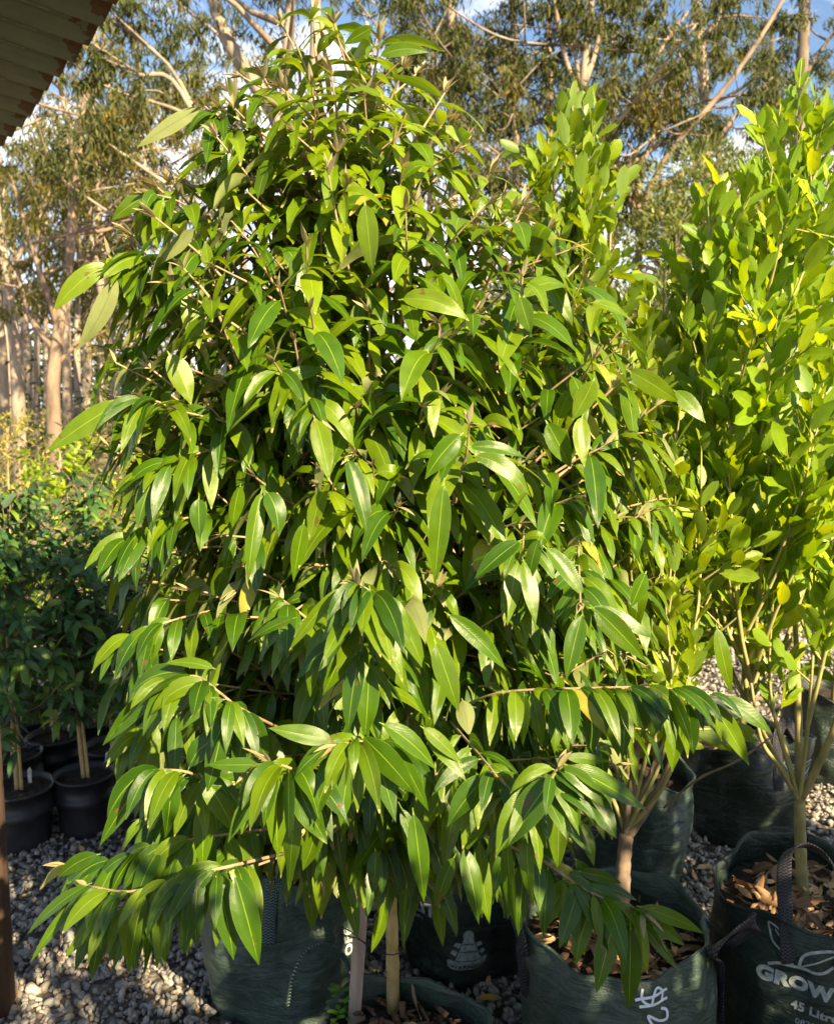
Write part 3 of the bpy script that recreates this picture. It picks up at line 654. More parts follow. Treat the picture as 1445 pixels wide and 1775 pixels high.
    # hand-placed leaves: (base px, base py, tip px, tip py, width px, depth, tip depth change, arch, flip)
    H = [(640, 1015, 637, 1131, 42, 1.18, .0, 1), (597, 1012, 515, 1122, 24, 1.19, .0, 1), (616, 1052, 556, 1191, 52, 1.20, .0, 1), (662, 1028, 722, 1158, 40, 1.20, 0, 1), (655, 1078, 709, 1192, 46, 1.19, 0, 1), (628, 1118, 608, 1264, 40, 1.21, 0, 1),
         (640, 1150, 632, 1270, 44, 1.23, 0, 1), (700, 1095, 735, 1240, 44, 1.22, 0, 1), (752, 1108, 790, 1225, 44, 1.20, 0, 1), (770, 1060, 865, 1160, 36, 1.22, 0, 1), (515, 1070, 437, 1112, 26, 1.24, 0, 1), (560, 1080, 548, 1198, 34, 1.24, 0, 1),
         (583, 1284, 470, 1263, 38, 1.15, 0, .3), (592, 1296, 572, 1402, 38, 1.17, 0, 1), (622, 1272, 706, 1372, 54, 1.15, 0, 1), (617, 1296, 648, 1428, 48, 1.16, 0, 1), (657, 1252, 742, 1335, 44, 1.17, 0, 1), (680, 1285, 735, 1395, 30, 1.18, 0, 1), (728, 1258, 795, 1325, 32, 1.18, 0, 1), (735, 1278, 803, 1352, 28, 1.19, 0, 1),
         (467, 1326, 362, 1326, 28, 1.16, 0, .4), (480, 1338, 485, 1476, 46, 1.15, 0, 1), (508, 1334, 567, 1452, 52, 1.15, 0, 1), (452, 1345, 420, 1440, 34, 1.19, 0, 1), (520, 1360, 512, 1525, 48, 1.18, 0, 1), (560, 1400, 525, 1500, 40, 1.21, 0, 1),
         (345, 1192, 325, 1280, 40, 1.22, 0, 1), (392, 1232, 360, 1363, 44, 1.20, 0, 1), (425, 1230, 458, 1312, 44, 1.20, 0, 1), (285, 1180, 190, 1285, 34, 1.24, 0, 1), (300, 1178, 262, 1275, 34, 1.26, 0, 1), (375, 1160, 290, 1150, 24, 1.22, 0, .6),
         (265, 1335, 190, 1458, 34, 1.22, 0, 1), (298, 1338, 285, 1447, 46, 1.21, 0, 1), (345, 1340, 402, 1442, 44, 1.22, 0, 1), (350, 1380, 345, 1500, 38, 1.25, 0, 1), (270, 1330, 200, 1365, 18, 1.23, 0, 1),
         (963, 1340, 884, 1462, 60, 1.14, 0, 1), (975, 1323, 1107, 1402, 50, 1.15, 0, 1), (975, 1356, 972, 1496, 44, 1.16, 0, 1), (996, 1362, 1058, 1452, 50, 1.16, 0, 1), (975, 1312, 1052, 1320, 22, 1.17, 0, .6), (850, 1340, 782, 1430, 46, 1.20, 0, 1), (852, 1355, 818, 1465, 44, 1.22, 0, 1), (1005, 1420, 1025, 1495, 30, 1.2, 0, 1),
         (980, 1518, 948, 1602, 36, 1.25, 0, 1), (1002, 1540, 970, 1637, 36, 1.24, 0, 1), (1033, 1562, 1010, 1668, 40, 1.24, 0, 1), (1067, 1580, 1036, 1708, 42, 1.22, 0, 1), (1092, 1600, 1088, 1738, 44, 1.20, 0, 1), (1102, 1583, 1060, 1612, 22, 1.21, 0, .3), (1102, 1570, 1213, 1617, 28, 1.21, 0, .8), (1108, 1585, 1180, 1638, 30, 1.21, 0, .8), (1104, 1592, 1164, 1668, 26, 1.23, 0, 1),
         (1030, 1530, 1100, 1560, 26, 1.26, 0, .6), (1000, 1510, 1073, 1530, 24, 1.25, 0, .5), (995, 1487, 1030, 1530, 24, 1.26, 0, .8), (915, 1440, 930, 1560, 36, 1.22, 0, 1), (880, 1440, 905, 1590, 34, 1.24, 0, 1), (800, 1460, 822, 1592, 42, 1.22, 0, 1), (830, 1450, 850, 1590, 34, 1.26, 0, 1), (790, 1480, 760, 1570, 30, 1.26, 0, 1), (940, 1480, 950, 1570, 34, 1.28, 0, 1),
         (345, 1512, 345, 1632, 38, 1.20, 0, 1), (374, 1518, 400, 1655, 44, 1.19, 0, 1), (404, 1508, 440, 1655, 50, 1.18, 0, 1), (325, 1498, 302, 1572, 36, 1.20, 0, 1), (300, 1520, 262, 1620, 38, 1.21, 0, 1), (218, 1545, 158, 1632, 36, 1.22, 0, 1), (250, 1555, 235, 1690, 34, 1.23, 0, 1), (160, 1530, 68, 1620, 26, 1.26, 0, 1), (150, 1545, 70, 1660, 20, 1.28, 0, 1), (175, 1480, 108, 1525, 30, 1.26, 0, .9), (280, 1530, 285, 1640, 34, 1.24, 0, 1), (190, 1560, 120, 1650, 26, 1.3, 0, 1), (240, 1590, 232, 1680, 24, 1.26, 0, 1),
         (715, 1400, 732, 1550, 40, 1.2, 0, 1), (690, 1390, 722, 1540, 36, 1.24, 0, 1), (650, 1470, 640, 1540, 30, 1.3, 0, 1), (668, 1555, 640, 1640, 24, 1.5, 0, 1), (705, 1530, 708, 1640, 30, 1.5, 0, 1),
         (632, 346, 645, 470, 44, 1.42, 0, .4), (290, 608, 326, 698, 46, 1.46, 0, .5), (355, 182, 245, 252, 32, 1.58, 0, -.6), (202, 468, 130, 592, 38, 1.54, 0, -1), (196, 455, 106, 540, 40, 1.56, 0, 1.2), (225, 690, 92, 782, 46, 1.48, 0, 1.2), (262, 335, 200, 382, 30, 1.56, 0, .8), (395, 170, 365, 208, 30, 1.6, 0, .3), (655, 100, 740, 88, 26, 1.6, 0, 1.2), (650, 45, 600, 75, 24, 1.62, 0, .6),
         (340, 395, 284, 455, 34, 1.5, 0, -.5), (362, 470, 356, 420, 24, 1.5, 0, .3), (325, 500, 345, 600, 44, 1.5, 0, .4), (545, 722, 565, 830, 40, 1.36, 0, 1), (455, 845, 435, 1000, 36, 1.34, 0, 1), (460, 850, 475, 930, 42, 1.33, 0, 1), (418, 838, 408, 910, 36, 1.36, 0, .8), (345, 860, 348, 930, 34, 1.38, 0, .8),
         (770, 828, 755, 1000, 42, 1.30, 0, 1), (803, 750, 742, 828, 44, 1.34, 0, .9), (815, 790, 912, 865, 36, 1.32, 0, 1), (808, 775, 905, 795, 26, 1.33, 0, 1), (870, 905, 915, 850, 20, 1.36, 0, .5), (600, 790, 630, 920, 40, 1.34, 0, 1), (528, 900, 512, 1000, 36, 1.34, 0, 1), (905, 935, 828, 1002, 40, 1.32, 0, .9), (935, 930, 920, 1010, 32, 1.33, 0, 1), (940, 945, 1005, 1036, 36, 1.32, 0, 1), (905, 965, 925, 1075, 34, 1.34, 0, 1),
         (945, 728, 985, 805, 44, 1.4, 0, .9), (1010, 718, 1018, 805, 36, 1.4, 0, .9), (1030, 655, 992, 725, 42, 1.42, 0, .7), (1085, 640, 1168, 695, 40, 1.48, 0, 1.4), (1165, 675, 1216, 732, 34, 1.5, 0, 1), (900, 510, 920, 575, 36, 1.44, 0, .7), (1020, 525, 1092, 562, 34, 1.5, 0, 1.2), (1010, 1060, 985, 1170, 38, 1.26, 0, 1), (1022, 1048, 1105, 1140, 44, 1.26, 0, 1), (1015, 1052, 1120, 1105, 36, 1.27, 0, 1), (1120, 990, 1095, 1050, 40, 1.34, 0, .8),
         (480, 660, 560, 640, 30, 1.42, 0, 1.3), (690, 520, 808, 548, 42, 1.4, 0, 1.5), (1240, 1080, 1265, 1190, 30, 1.5, 0, 1.2), (1225, 1210, 1290, 1320, 40, 1.4, 0, 1), (1240, 1205, 1325, 1272, 34, 1.42, 0, 1), (1165, 1200, 1160, 1325, 44, 1.36, 0, 1), (1190, 1215, 1200, 1300, 36, 1.38, 0, 1), (1120, 1195, 1125, 1270, 38, 1.36, 0, 1), (1080, 1210, 1075, 1310, 36, 1.38, 0, 1), (1030, 1205, 1025, 1300, 34, 1.4, 0, 1), (965, 1200, 960, 1300, 32, 1.38, 0, 1), (908, 1200, 905, 1285, 34, 1.4, 0, 1), (1205, 1200, 1262, 1290, 36, 1.42, 0, 1), (870, 1195, 872, 1275, 30, 1.4, 0, 1), (1145, 1205, 1135, 1265, 36, 1.34, 0, 1),
         (800, 1210, 812, 1272, 36, 1.36, 0, -.8)]
    for h in H:
        bx, by, tx, ty, wpx, d, dd, arch = h
        b = P(bx, by, d); t = P(tx, ty, d + dd + random.uniform(-.02, .025)); ch = t - b; L = ch.length
        tocam = (Vector((0, 0, CAMZ)) - (b + t) / 2).normalized()
        nr = (tocam * (1 if arch > -.05 else -1) + Vector((0, 0, .35)) * (1 if arch > 0 else -1) + rv(.12)).normalized()
        k = random.uniform(.45, 1.0) * abs(arch); sd_ = ch.cross(nr).normalized(); bend = Vector((0, 0, -1)) * .6 + nr * -.55 * (1 if arch > 0 else -1) + sd_ * random.gauss(0, .35)
        # start direction chosen so that the arched midrib still ends at the tip
        c = ch.normalized(); d0 = (c - bend * k * .5 * 1.0).normalized()
        wpx2 = wpx / F * d
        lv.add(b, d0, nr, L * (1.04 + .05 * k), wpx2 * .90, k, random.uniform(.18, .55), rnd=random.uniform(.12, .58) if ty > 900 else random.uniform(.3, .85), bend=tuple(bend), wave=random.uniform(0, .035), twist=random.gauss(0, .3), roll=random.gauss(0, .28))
    for (stem, r) in [([(800, 1225, 1.5), (870, 1200, 1.42), (1010, 1193, 1.37), (1140, 1192, 1.36), (1240, 1205, 1.40)], .0032), ([(830, 1445, 1.4), (935, 1490, 1.27), (1020, 1545, 1.24), (1112, 1580, 1.21)], .0032), ([(490, 1480, 1.36), (405, 1500, 1.22), (340, 1515, 1.21), (230, 1545, 1.23), (150, 1535, 1.27)], .0034),
                      ([(690, 1290, 1.5), (640, 1285, 1.2), (588, 1290, 1.15)], .003), ([(560, 1370, 1.4), (510, 1335, 1.16), (468, 1322, 1.15)], .003), ([(500, 1270, 1.45), (420, 1230, 1.2), (380, 1200, 1.2), (340, 1172, 1.23), (285, 1180, 1.24)], .003), ([(380, 1370, 1.4), (330, 1340, 1.22), (268, 1333, 1.22)], .003),
                      ([(840, 1420, 1.4), (910, 1390, 1.2), (968, 1330, 1.14)], .003), ([(700, 1080, 1.5), (660, 1040, 1.21), (620, 1010, 1.18)], .003), ([(780, 1250, 1.5), (840, 1320, 1.25), (860, 1345, 1.2)], .0028), ([(660, 1250, 1.5), (630, 1130, 1.25), (620, 1020, 1.18)], .0028),
                      ([(500, 560, 1.6), (530, 660, 1.46), (545, 725, 1.38)], .0034), ([(640, 1180, 1.6), (540, 1080, 1.4), (490, 1040, 1.4)], .0034), ([(1000, 900, 1.6), (1005, 1045, 1.28)], .003),
                      ([(520, 1430, 1.55), (400, 1445, 1.36), (300, 1462, 1.33), (200, 1492, 1.34), (115, 1500, 1.38)], .003), ([(500, 1480, 1.6), (360, 1530, 1.42), (240, 1565, 1.42), (150, 1575, 1.45)], .003), ([(450, 1040, 1.65), (300, 1075, 1.5), (205, 1115, 1.52)], .0028),
                      ([(450, 880, 1.68), (290, 905, 1.55), (200, 950, 1.56)], .0028), ([(440, 1180, 1.6), (300, 1240, 1.45), (215, 1290, 1.46)], .0028), ([(480, 1300, 1.6), (360, 1390, 1.42), (250, 1420, 1.44)], .0028), ([(460, 760, 1.66), (330, 790, 1.5), (235, 835, 1.52)], .0028),
                      ([(380, 500, 1.68), (285, 452, 1.60), (200, 462, 1.55)], .0028), ([(360, 790, 1.6), (290, 705, 1.5), (225, 690, 1.48)], .0028), ([(480, 310, 1.7), (415, 235, 1.63), (355, 184, 1.58)], .0026), ([(400, 420, 1.68), (320, 355, 1.6), (262, 335, 1.56)], .0026)]:
        pp = spline([P(*q) for q in stem], 18); tw.add(pp, taper(r * .8, r * .45, 18), 6)
        leafy_shoot(lv, None, pp[3:], int(2 * sum((pp[i + 1] - pp[i]).length for i in range(3, 17)) / .017), .098, .25, .5, .9, 2.1, from_=0, upw=.5, rlo=.05, rhi=.7, wave=.03, fold=.25, p=.8, front=True)
        for i in range(4): bud.add(pp[-1], ((pp[-1] - pp[-2]).normalized() + rv(.4)).normalized(), Vector((0, 0, 1)) + rv(.3), random.uniform(.02, .045), .008, .3, .5)
    cr_ = lv.build('crown', M_MAIN, T); bud.build('leaf_bud', M_BUD, cr_)['kind'] = 'stuff'
    tw.build('twigs', M_TWIG, tk)
    # seedling weeds in the soil
    wl = Leaves(prof_oval, 1, .3)
    for (px, py) in [(578, 1718), (590, 1735), (598, 1748), (606, 1728), (588, 1760), (1500, 1, )][:5]:
        g = G(px, py, .34)
        for i in range(7): a = random.random() * 6.28; wl.add(g + Vector((0, 0, random.uniform(-.02, .02))), (math.cos(a), math.sin(a), .6), (0, 0, 1), random.uniform(.015, .028), .012, .6, .1)
    wl.build('seedling', M_WEED, T)
    # stake and wire tie
    sk = Tubes(); a = P(612, 1790, 1.80); b = P(632, 1480, 1.80)
    d = (b - a); 
    base = a - d.normalized() * .14
    e = Vector((1, 0.15, 0)).normalized() * .0125; g = d.normalized().cross(e.normalized()) * .009
    V = []
    for i in range(9):
        c = base.lerp(b, i / 8) + rv(.0004)
        for s1, s2 in ((-1, -1), (1, -1), (1, 1), (-1, 1)): V.append(tuple(c + e * s1 + g * s2))
    Fc = [(i * 4 + k, i * 4 + (k + 1) % 4, (i + 1) * 4 + (k + 1) % 4, (i + 1) * 4 + k) for i in range(8) for k in range(4)] + [(3, 2, 1, 0), (32, 33, 34, 35)]
    st = mesh_obj('stake', V, Fc, M_STAKE, T, smooth=False); st['label'] = 'grey weathered square timber stake'
    tie = Tubes(); q = [P(583, 1612, 1.76), P(600, 1622, 1.755), P(622, 1628, 1.765), P(650, 1648, 1.765), P(678, 1655, 1.765), P(697, 1648, 1.79), P(699, 1632, 1.80), P(690, 1628, 1.83), P(660, 1626, 1.83), P(632, 1622, 1.82)]
    tie.add(spline(q, 40), .0012, 6); q = [P(592, 1606, 1.77), P(612, 1618, 1.77), P(632, 1634, 1.77), P(660, 1640, 1.77)]; tie.add(spline(q, 16), .0011, 6); tie.build('wire_tie', M_WIRE, T)
    # braided handle arching over the left rim
    ribbon('handle', [P(497, 1745, 1.86), P(508, 1690, 1.86), P(530, 1650, 1.88), P(562, 1638, 1.90), P(592, 1655, 1.93), P(606, 1680, 1.95)], [Vector((.5, -.8, .1)), Vector((.1, -1, .6)), Vector((0, -.6, 1)), Vector((0, -.6, 1))], .016, .005, M_STRAPG, bag.obj)
    return T
main_tree()

# ---- second tree of the same kind, in the left bag -------------------------
def droopy_tree(key, bag, label, zlo, zhi, rad, nshoot, seed, L=.085, top=None, squash=1.0, m=M_MAIN, rng=(0.0, .5), cxo=0.0, group=None):
    random.seed(seed); T = empty('potted_tree', (bag.cx, bag.cy, 0), label, 'potted tree', group)
    bag.build(T); bag.litter(T, 22, seed, 120)
    tp = [Vector((bag.cx, bag.cy, bag.soil)), Vector((bag.cx + .01, bag.cy, .7)), Vector((bag.cx + cxo * .6, bag.cy, (zlo + zhi) / 2)), Vector((bag.cx + cxo, bag.cy, zhi - .08))]
    tk = trunk_part(T, [(tp, .014, .004)], M_TRUNKB)
    nodes = [p for p in spline(tp, 40) if p.z > zlo - .25]; lv = Leaves(prof_lance, 1); tw = Tubes()
    for i in range(nshoot):
        hz = random.random() ** .9; z = zlo + (zhi - zlo) * hz; R = rad * (math.sin(PI * (.18 + .76 * hz)) ** .7)
        az = random.uniform(0, 2 * PI); fr = math.sqrt(random.uniform(.1, 1)); tip = Vector((bag.cx + cxo * hz + R * fr * math.cos(az), bag.cy + R * squash * fr * math.sin(az), z))
        out = Vector((math.cos(az), math.sin(az), -.1 + 1.1 * hz)); d = (out + rv(.2)).normalized(); ln = random.uniform(.12, .22); base = tip - d * ln
        q = min(nodes, key=lambda n_: (n_ - base).length + max(0, n_.z - base.z) * 2)
        tw.add(spline([q, (q + base) / 2 + rv(.01), base, tip], 9), taper(.004, .0015, 9), 4, False); nodes += [q.lerp(base, .7), base]
        leafy_shoot(lv, None, spline([base, tip], 5), 10, L, .27, .5, .9, 2.6 - 1.6 * hz, rlo=rng[0], rhi=rng[1], wave=.02, upw=.5)
    lv.build('crown', m, T); tw.build('twigs', M_TWIG, tk)
    return T
bL = Bag('left', 7.7, hand=math.radians(-75), lift=.012, slump=.03)
TL = droopy_tree('left', bL, 'darker tree with slender drooping leaves in the silvery green bag left of the timber stake', .62, 1.62, .42, 170, 21, L=.088, rng=(.0, .45), cxo=-.05)
ribbon('handle', [bL.thz(math.radians(-92), .26, .006), bL.thz(math.radians(-91), .34, .010), bL.thz(math.radians(-88), .41, .012), bL.thz(math.radians(-84), .43, .016), bL.thz(math.radians(-80), .40, .014)], Vector((1, 0, 0)), .036, .004, M_STRAPG, bL.obj)
th = bag_angle(bL, 603)
wrap(bL, 'print', *comb(stroke2d([[(-.014, .05), (.0, .012), (.014, .05), (.006, .09), (-.010, .09), (-.014, .05)]], .007), stroke2d([[(0, .015), (0, .075)]], .004)), th, .285, 0, M_PRINTW)
wrap(bL, 'print', *text2d('OFF', .034, .001), th - .01, .20, math.radians(80), M_PRINTW)
wrap(bL, 'print', *text2d('45 Litre', .026, .0008), th + .06, .15, math.radians(80), M_PRINTW)

bC = Bag('back', 1.3, hand=math.radians(-15), dark=True, slump=.035)
TC_ = droopy_tree('back', bC, 'green tree behind the tan trunk, in the dark bag printed with a warning cone', .65, 1.75, .48, 150, 22, L=.09, rng=(.0, .5), cxo=.06)
def cone_print(bag, px, z0):
    t0 = bag_angle(bag, px)
    def trap(y0, h0, y1, h1, nx=10):   # a trapezium cut into strips so that it follows the curve
        V = [(-h0 + 2 * h0 * i / nx, y0) for i in range(nx + 1)] + [(-h1 + 2 * h1 * i / nx, y1) for i in range(nx + 1)]
        return V, [(i + nx + 1, i + nx + 2, i + 1, i) for i in range(nx)]
    tri = comb(trap(.074, .011, .045, .021), trap(.045, .021, .012, .034))
    capc = [(.014 * math.cos(a * PI / 8), .078 + .014 * math.sin(a * PI / 8)) for a in range(16)]
    cap_ = (capc, [tuple(range(16))])
    wings = []
    for sgn in (-1, 1):
        for (a, b) in ((.060, .048), (.038, .024)):
            x0 = lambda y: (.012 + (.075 - y) * .40)
            q = [(sgn * x0(a), a), (sgn * (x0(a) + .013), a + .003), (sgn * (x0(b) + .014), b + .004), (sgn * x0(b), b)]
            wings.append((q, [(0, 1, 2, 3) if sgn < 0 else (3, 2, 1, 0)]))
    g = comb(tri, cap_, *wings, trap(.010, .048, .002, .056, 16), trap(.002, .056, -.016, .053, 16))
    wrap(bag, 'cone_print', *g, t0, z0, 0, M_PRINT)
    lines = comb(stroke2d([[(-.022, .038), (.022, .038)]], .0018), stroke2d([[(-.015, .057), (.015, .057)]], .0018)); wrap(bag, 'cone_print', *lines, t0, z0, 0, M_BAGD, .0038)
    wrap(bag, 'cone_print', *text2d('WARNING', .0155, .0004, 1.15), t0, z0 - .012, 0, M_BAGD, .0038)
cone_print(bC, 812, .088)
tw_ = bag_angle(bC, 722)
wrap(bC, 'brand_print', *shift(text2d('GROWRITE', .044, .0026, 1.15), -.055, 0), tw_, .205, math.radians(-2), M_PRINT)
wrap(bC, 'brand_print', *shift(text2d('45 Litre', .022, .0005), -.03, 0), tw_, .175, 0, M_PRINT)
wrap(bC, 'leaf_print', *shift(LEAFLOGO, -.045, .035, 1.25), tw_, .255, 0, M_PRINT)
ribbon('handle', [bC.thz(math.radians(-20), .22, .006), bC.thz(math.radians(-19), .32, .010), bC.thz(math.radians(-15), .42, .014), bC.thz(math.radians(-5), .47, .012), bC.thz(math.radians(6), .40, .012)], Vector((.35, .9, 0)), .036, .004, M_STRAP, bC.obj)

# ---- upright oval-leaved trees ----------------------------------------------
def upright_tree(name, bag, label, splitz, tips, seed, m, L=.075, Wr=.5, prof=prof_oval, leafn=16, trunk=M_TRUNKG, twig=M_TWIGL, r0=.014, zleaf=.75, lod=1, group=None, extra_trunk=None, rng=(.1, 1.0), a=1.15, b=.58, k=.22, shoot=.40, side=3, cat='potted tree', budn=0):
    random.seed(seed); T = empty(name, (bag.cx, bag.cy, 0), label, cat, group)
    if isinstance(bag, Bag): bag.build(T)
    base = Vector((bag.cx, bag.cy, bag.soil)); sp = Vector((bag.cx + .004, bag.cy, splitz))
    if extra_trunk: lines = extra_trunk; sp = Vector(extra_trunk[0][0][-1])
    else: lines = [([base, base.lerp(sp, .5) + rv(.004), sp], r0, r0 * .85)]
    lv = Leaves(prof, lod); tw = Tubes(); nodes = [sp] + ([Vector(l[0][-1]) for l in lines[1:]])
    for (tp, ln) in tips:
        tp = Vector(tp)
        # limb from the closest low node
        q = min(nodes, key=lambda n_: (Vector((n_.x - tp.x, n_.y - tp.y, 0))).length * 1.6 + max(0, n_.z - (tp.z - .45)) * 3 + abs(n_.z - tp.z) * .5)
        mid = q.lerp(tp, .5); mid.x = q.x * .35 + tp.x * .65; mid.y = q.y * .35 + tp.y * .65; mid += rv(.025); mid.z -= .02
        path = spline([q, mid, tp], 14); tw.add(path, taper(.0065 if q.z < splitz + .2 else .0045, .0016, 14), 5, False)
        nodes += [path[4], path[7]]
        tot = sum((path[i + 1] - path[i]).length for i in range(13))
        f0 = max(0.05, 1 - ln / max(tot, .01))
        sub = [p for i, p in enumerate(path) if i / 13 >= f0]
        if len(sub) < 3: sub = path[-3:]
        n = int(leafn * min(ln, tot) / .40)
        leafy_shoot(lv, None, sub, n, L, Wr, a, b, k, from_=.02, upw=.08, rlo=rng[0], rhi=rng[1], wave=.07, fold=.42, end_small=True, p=1.2)
        for s_ in range(side):
            i = random.randint(max(1, int(13 * f0)), 11); p0 = path[i]
            if p0.z < zleaf - .1: continue
            d = ((path[i + 1] - path[i]).normalized() * .8 + rv(.42)).normalized(); l2 = random.uniform(.08, .2); p1 = p0 + d * l2
            tw.add(spline([p0, p1], 3), [.0024, .002, .0012], 4, False)
            leafy_shoot(lv, None, spline([p0, p0.lerp(p1, .5) + rv(.006), p1], 4), random.choice((6, 8)), L * .92, Wr, a, b, k, from_=.2, upw=.1, rlo=rng[0], rhi=rng[1] * .9, wave=.07, fold=.42)
    tk = trunk_part(T, lines, trunk); tw.build('twigs', twig, tk)
    cr = lv.build('crown', m, T)
    return T
def tips_px(lst, jit=0): return [(P(x, y, d), ln) for (x, y, d, ln) in lst]
def rand_tips(n, x0, x1, y0, y1, d0, d1, seed, ln=(.3, .5)):
    r = random.Random(seed); return [(P(r.uniform(x0, x1), r.uniform(y0, y1), r.uniform(d0, d1)), r.uniform(*ln)) for _ in range(n)]
bA = Bag('price', 4.4, hand=math.radians(-3), lift=.016, slump=.014, soil=.325)
tA = [Vector((bA.cx, bA.cy, bA.soil - .02)), P(1078, 1560, 1.97), P(1080, 1500, 1.97), P(1085, 1445, 1.97)]
limbsA = [(tA, .0175, .0150), ([P(1085, 1450, 1.97), P(1092, 1380, 1.98), P(1104, 1290, 2.02), P(1110, 1180, 2.06)], .011, .007), ([P(1086, 1452, 1.97), P(1122, 1398, 1.96), P(1160, 1330, 1.97), P(1182, 1250, 2.0)], .0115, .008),
          ([P(1150, 1400, 1.96), P(1210, 1350, 1.9), P(1275, 1320, 1.86), P(1340, 1275, 1.84)], .003, .002), ([P(1095, 1400, 1.98), P(1130, 1330, 2.04), P(1145, 1250, 2.1)], .004, .003)]
tipsA = tips_px([(975, 175, 2.12, .5), (1018, 235, 2.12, .5), (1030, 210, 2.18, .4), (950, 240, 2.1, .45), (1050, 300, 2.12, .45), (1000, 270, 2.05, .45), (990, 160, 2.15, .5), (1012, 190, 2.2, .4), (965, 200, 2.15, .45), (1040, 270, 2.2, .45), (1060, 330, 2.15, .4), (930, 280, 2.1, .4), (900, 330, 2.15, .4), (1000, 330, 2.1, .5), (960, 380, 2.05, .4), (1080, 560, 2.0, .4), (1130, 640, 2.0, .45), (1180, 700, 2.0, .4), (1100, 740, 1.95, .4),
                 (1215, 760, 1.95, .35), (1170, 860, 1.95, .35), (1240, 900, 1.95, .3), (1150, 1000, 1.9, .3), (1210, 1040, 1.95, .3), (1060, 500, 2.1, .4), (1020, 430, 2.1, .4)]) + rand_tips(22, 960, 1230, 420, 1100, 2.0, 2.4, 5) 
TA = upright_tree('potted_tree', bA, 'oval-leaved tree with forked grey-brown trunk, in the bag with a white handwritten price', .70, tipsA, 31, M_OVAL, L=.080, Wr=.40, rng=(.62, 1.0), leafn=16, trunk=M_TRUNKB, zleaf=.75, extra_trunk=limbsA)
bA.litter(TA, 150, 77, 60)
wl = Leaves(prof_oval, 1, .3); random.seed(3)
for i in range(40):
    g = G(995 + random.uniform(-14, 14), 1640 + random.uniform(-14, 10), .335); a = random.random() * 6.28; wl.add(g, (math.cos(a), math.sin(a), .6), (0, 0, 1), random.uniform(.015, .03), .013, .6, .1)
wl.build('seedling', M_WEED, TA)
ribbon('handle', [bA.thz(math.radians(-168), .25, .004), bA.thz(math.radians(-170), .34, .006), P(905, 1640, 1.90), P(893, 1590, 1.92), P(882, 1558, 1.97), P(890, 1545, 2.05), P(905, 1560, 2.1)], [Vector((.4, -1, 0)), Vector((.6, -.8, .1)), Vector((.8, -.4, .2))], .034, .004, M_STRAP, bA.obj)
ribbon('handle', [bA.thz(math.radians(-14), .20, .005), bA.thz(math.radians(-12), .32, .007), P(1232, 1655, 1.84), P(1262, 1622, 1.85), P(1304, 1596, 1.88), P(1300, 1612, 1.95), P(1262, 1640, 2.0)], [Vector((.2, -1, 0)), Vector((.3, -.8, .4)), Vector((-.3, -.5, .8)), Vector((-.3, -.5, .8))], .036, .004, M_STRAP, bA.obj)
# handwritten price, running down the bag
tp_ = bag_angle(bA, 1130)
dollar = [[(.018, .020), (.004, .028), (-.010, .018), (.002, .004), (.014, -.006), (.0, -.020), (-.018, -.012)], [(.006, .040), (-.004, -.034)], [(.022, .034), (.010, -.030)]]
two = [[(-.014, .012), (-.004, .022), (.010, .016), (.006, 0), (-.014, -.018), (.016, -.014)]]
nine = [[(.012, .012), (0, .022), (-.012, .012), (-.004, .0), (.010, .008), (.012, .016), (.010, -.006), (.0, -.022)]]
g = comb(stroke2d(dollar, .0052), shift(stroke2d(two, .0052), .046, 0, 1.05), shift(stroke2d(two, .0052), .088, -.004, 1.05), shift(stroke2d(nine, .0052), .128, -.004, 1.05))
wrap(bA, 'handwritten_price', *g, tp_, .362, math.radians(-72), M_PAINT)
wrap(bA, 'leaf_print', *shift(LEAFLOGO, 0, 0, 1.0), bag_angle(bA, 1000), .165, 0, M_PRINT)
wrap(bA, 'leaf_print', *comb(stroke2d([[(0, 0), (.012, .02), (.012, .05), (0, .075), (-.010, .05), (-.010, .02), (0, 0)]], .004)), bag_angle(bA, 1226), .16, 0, M_PRINT)

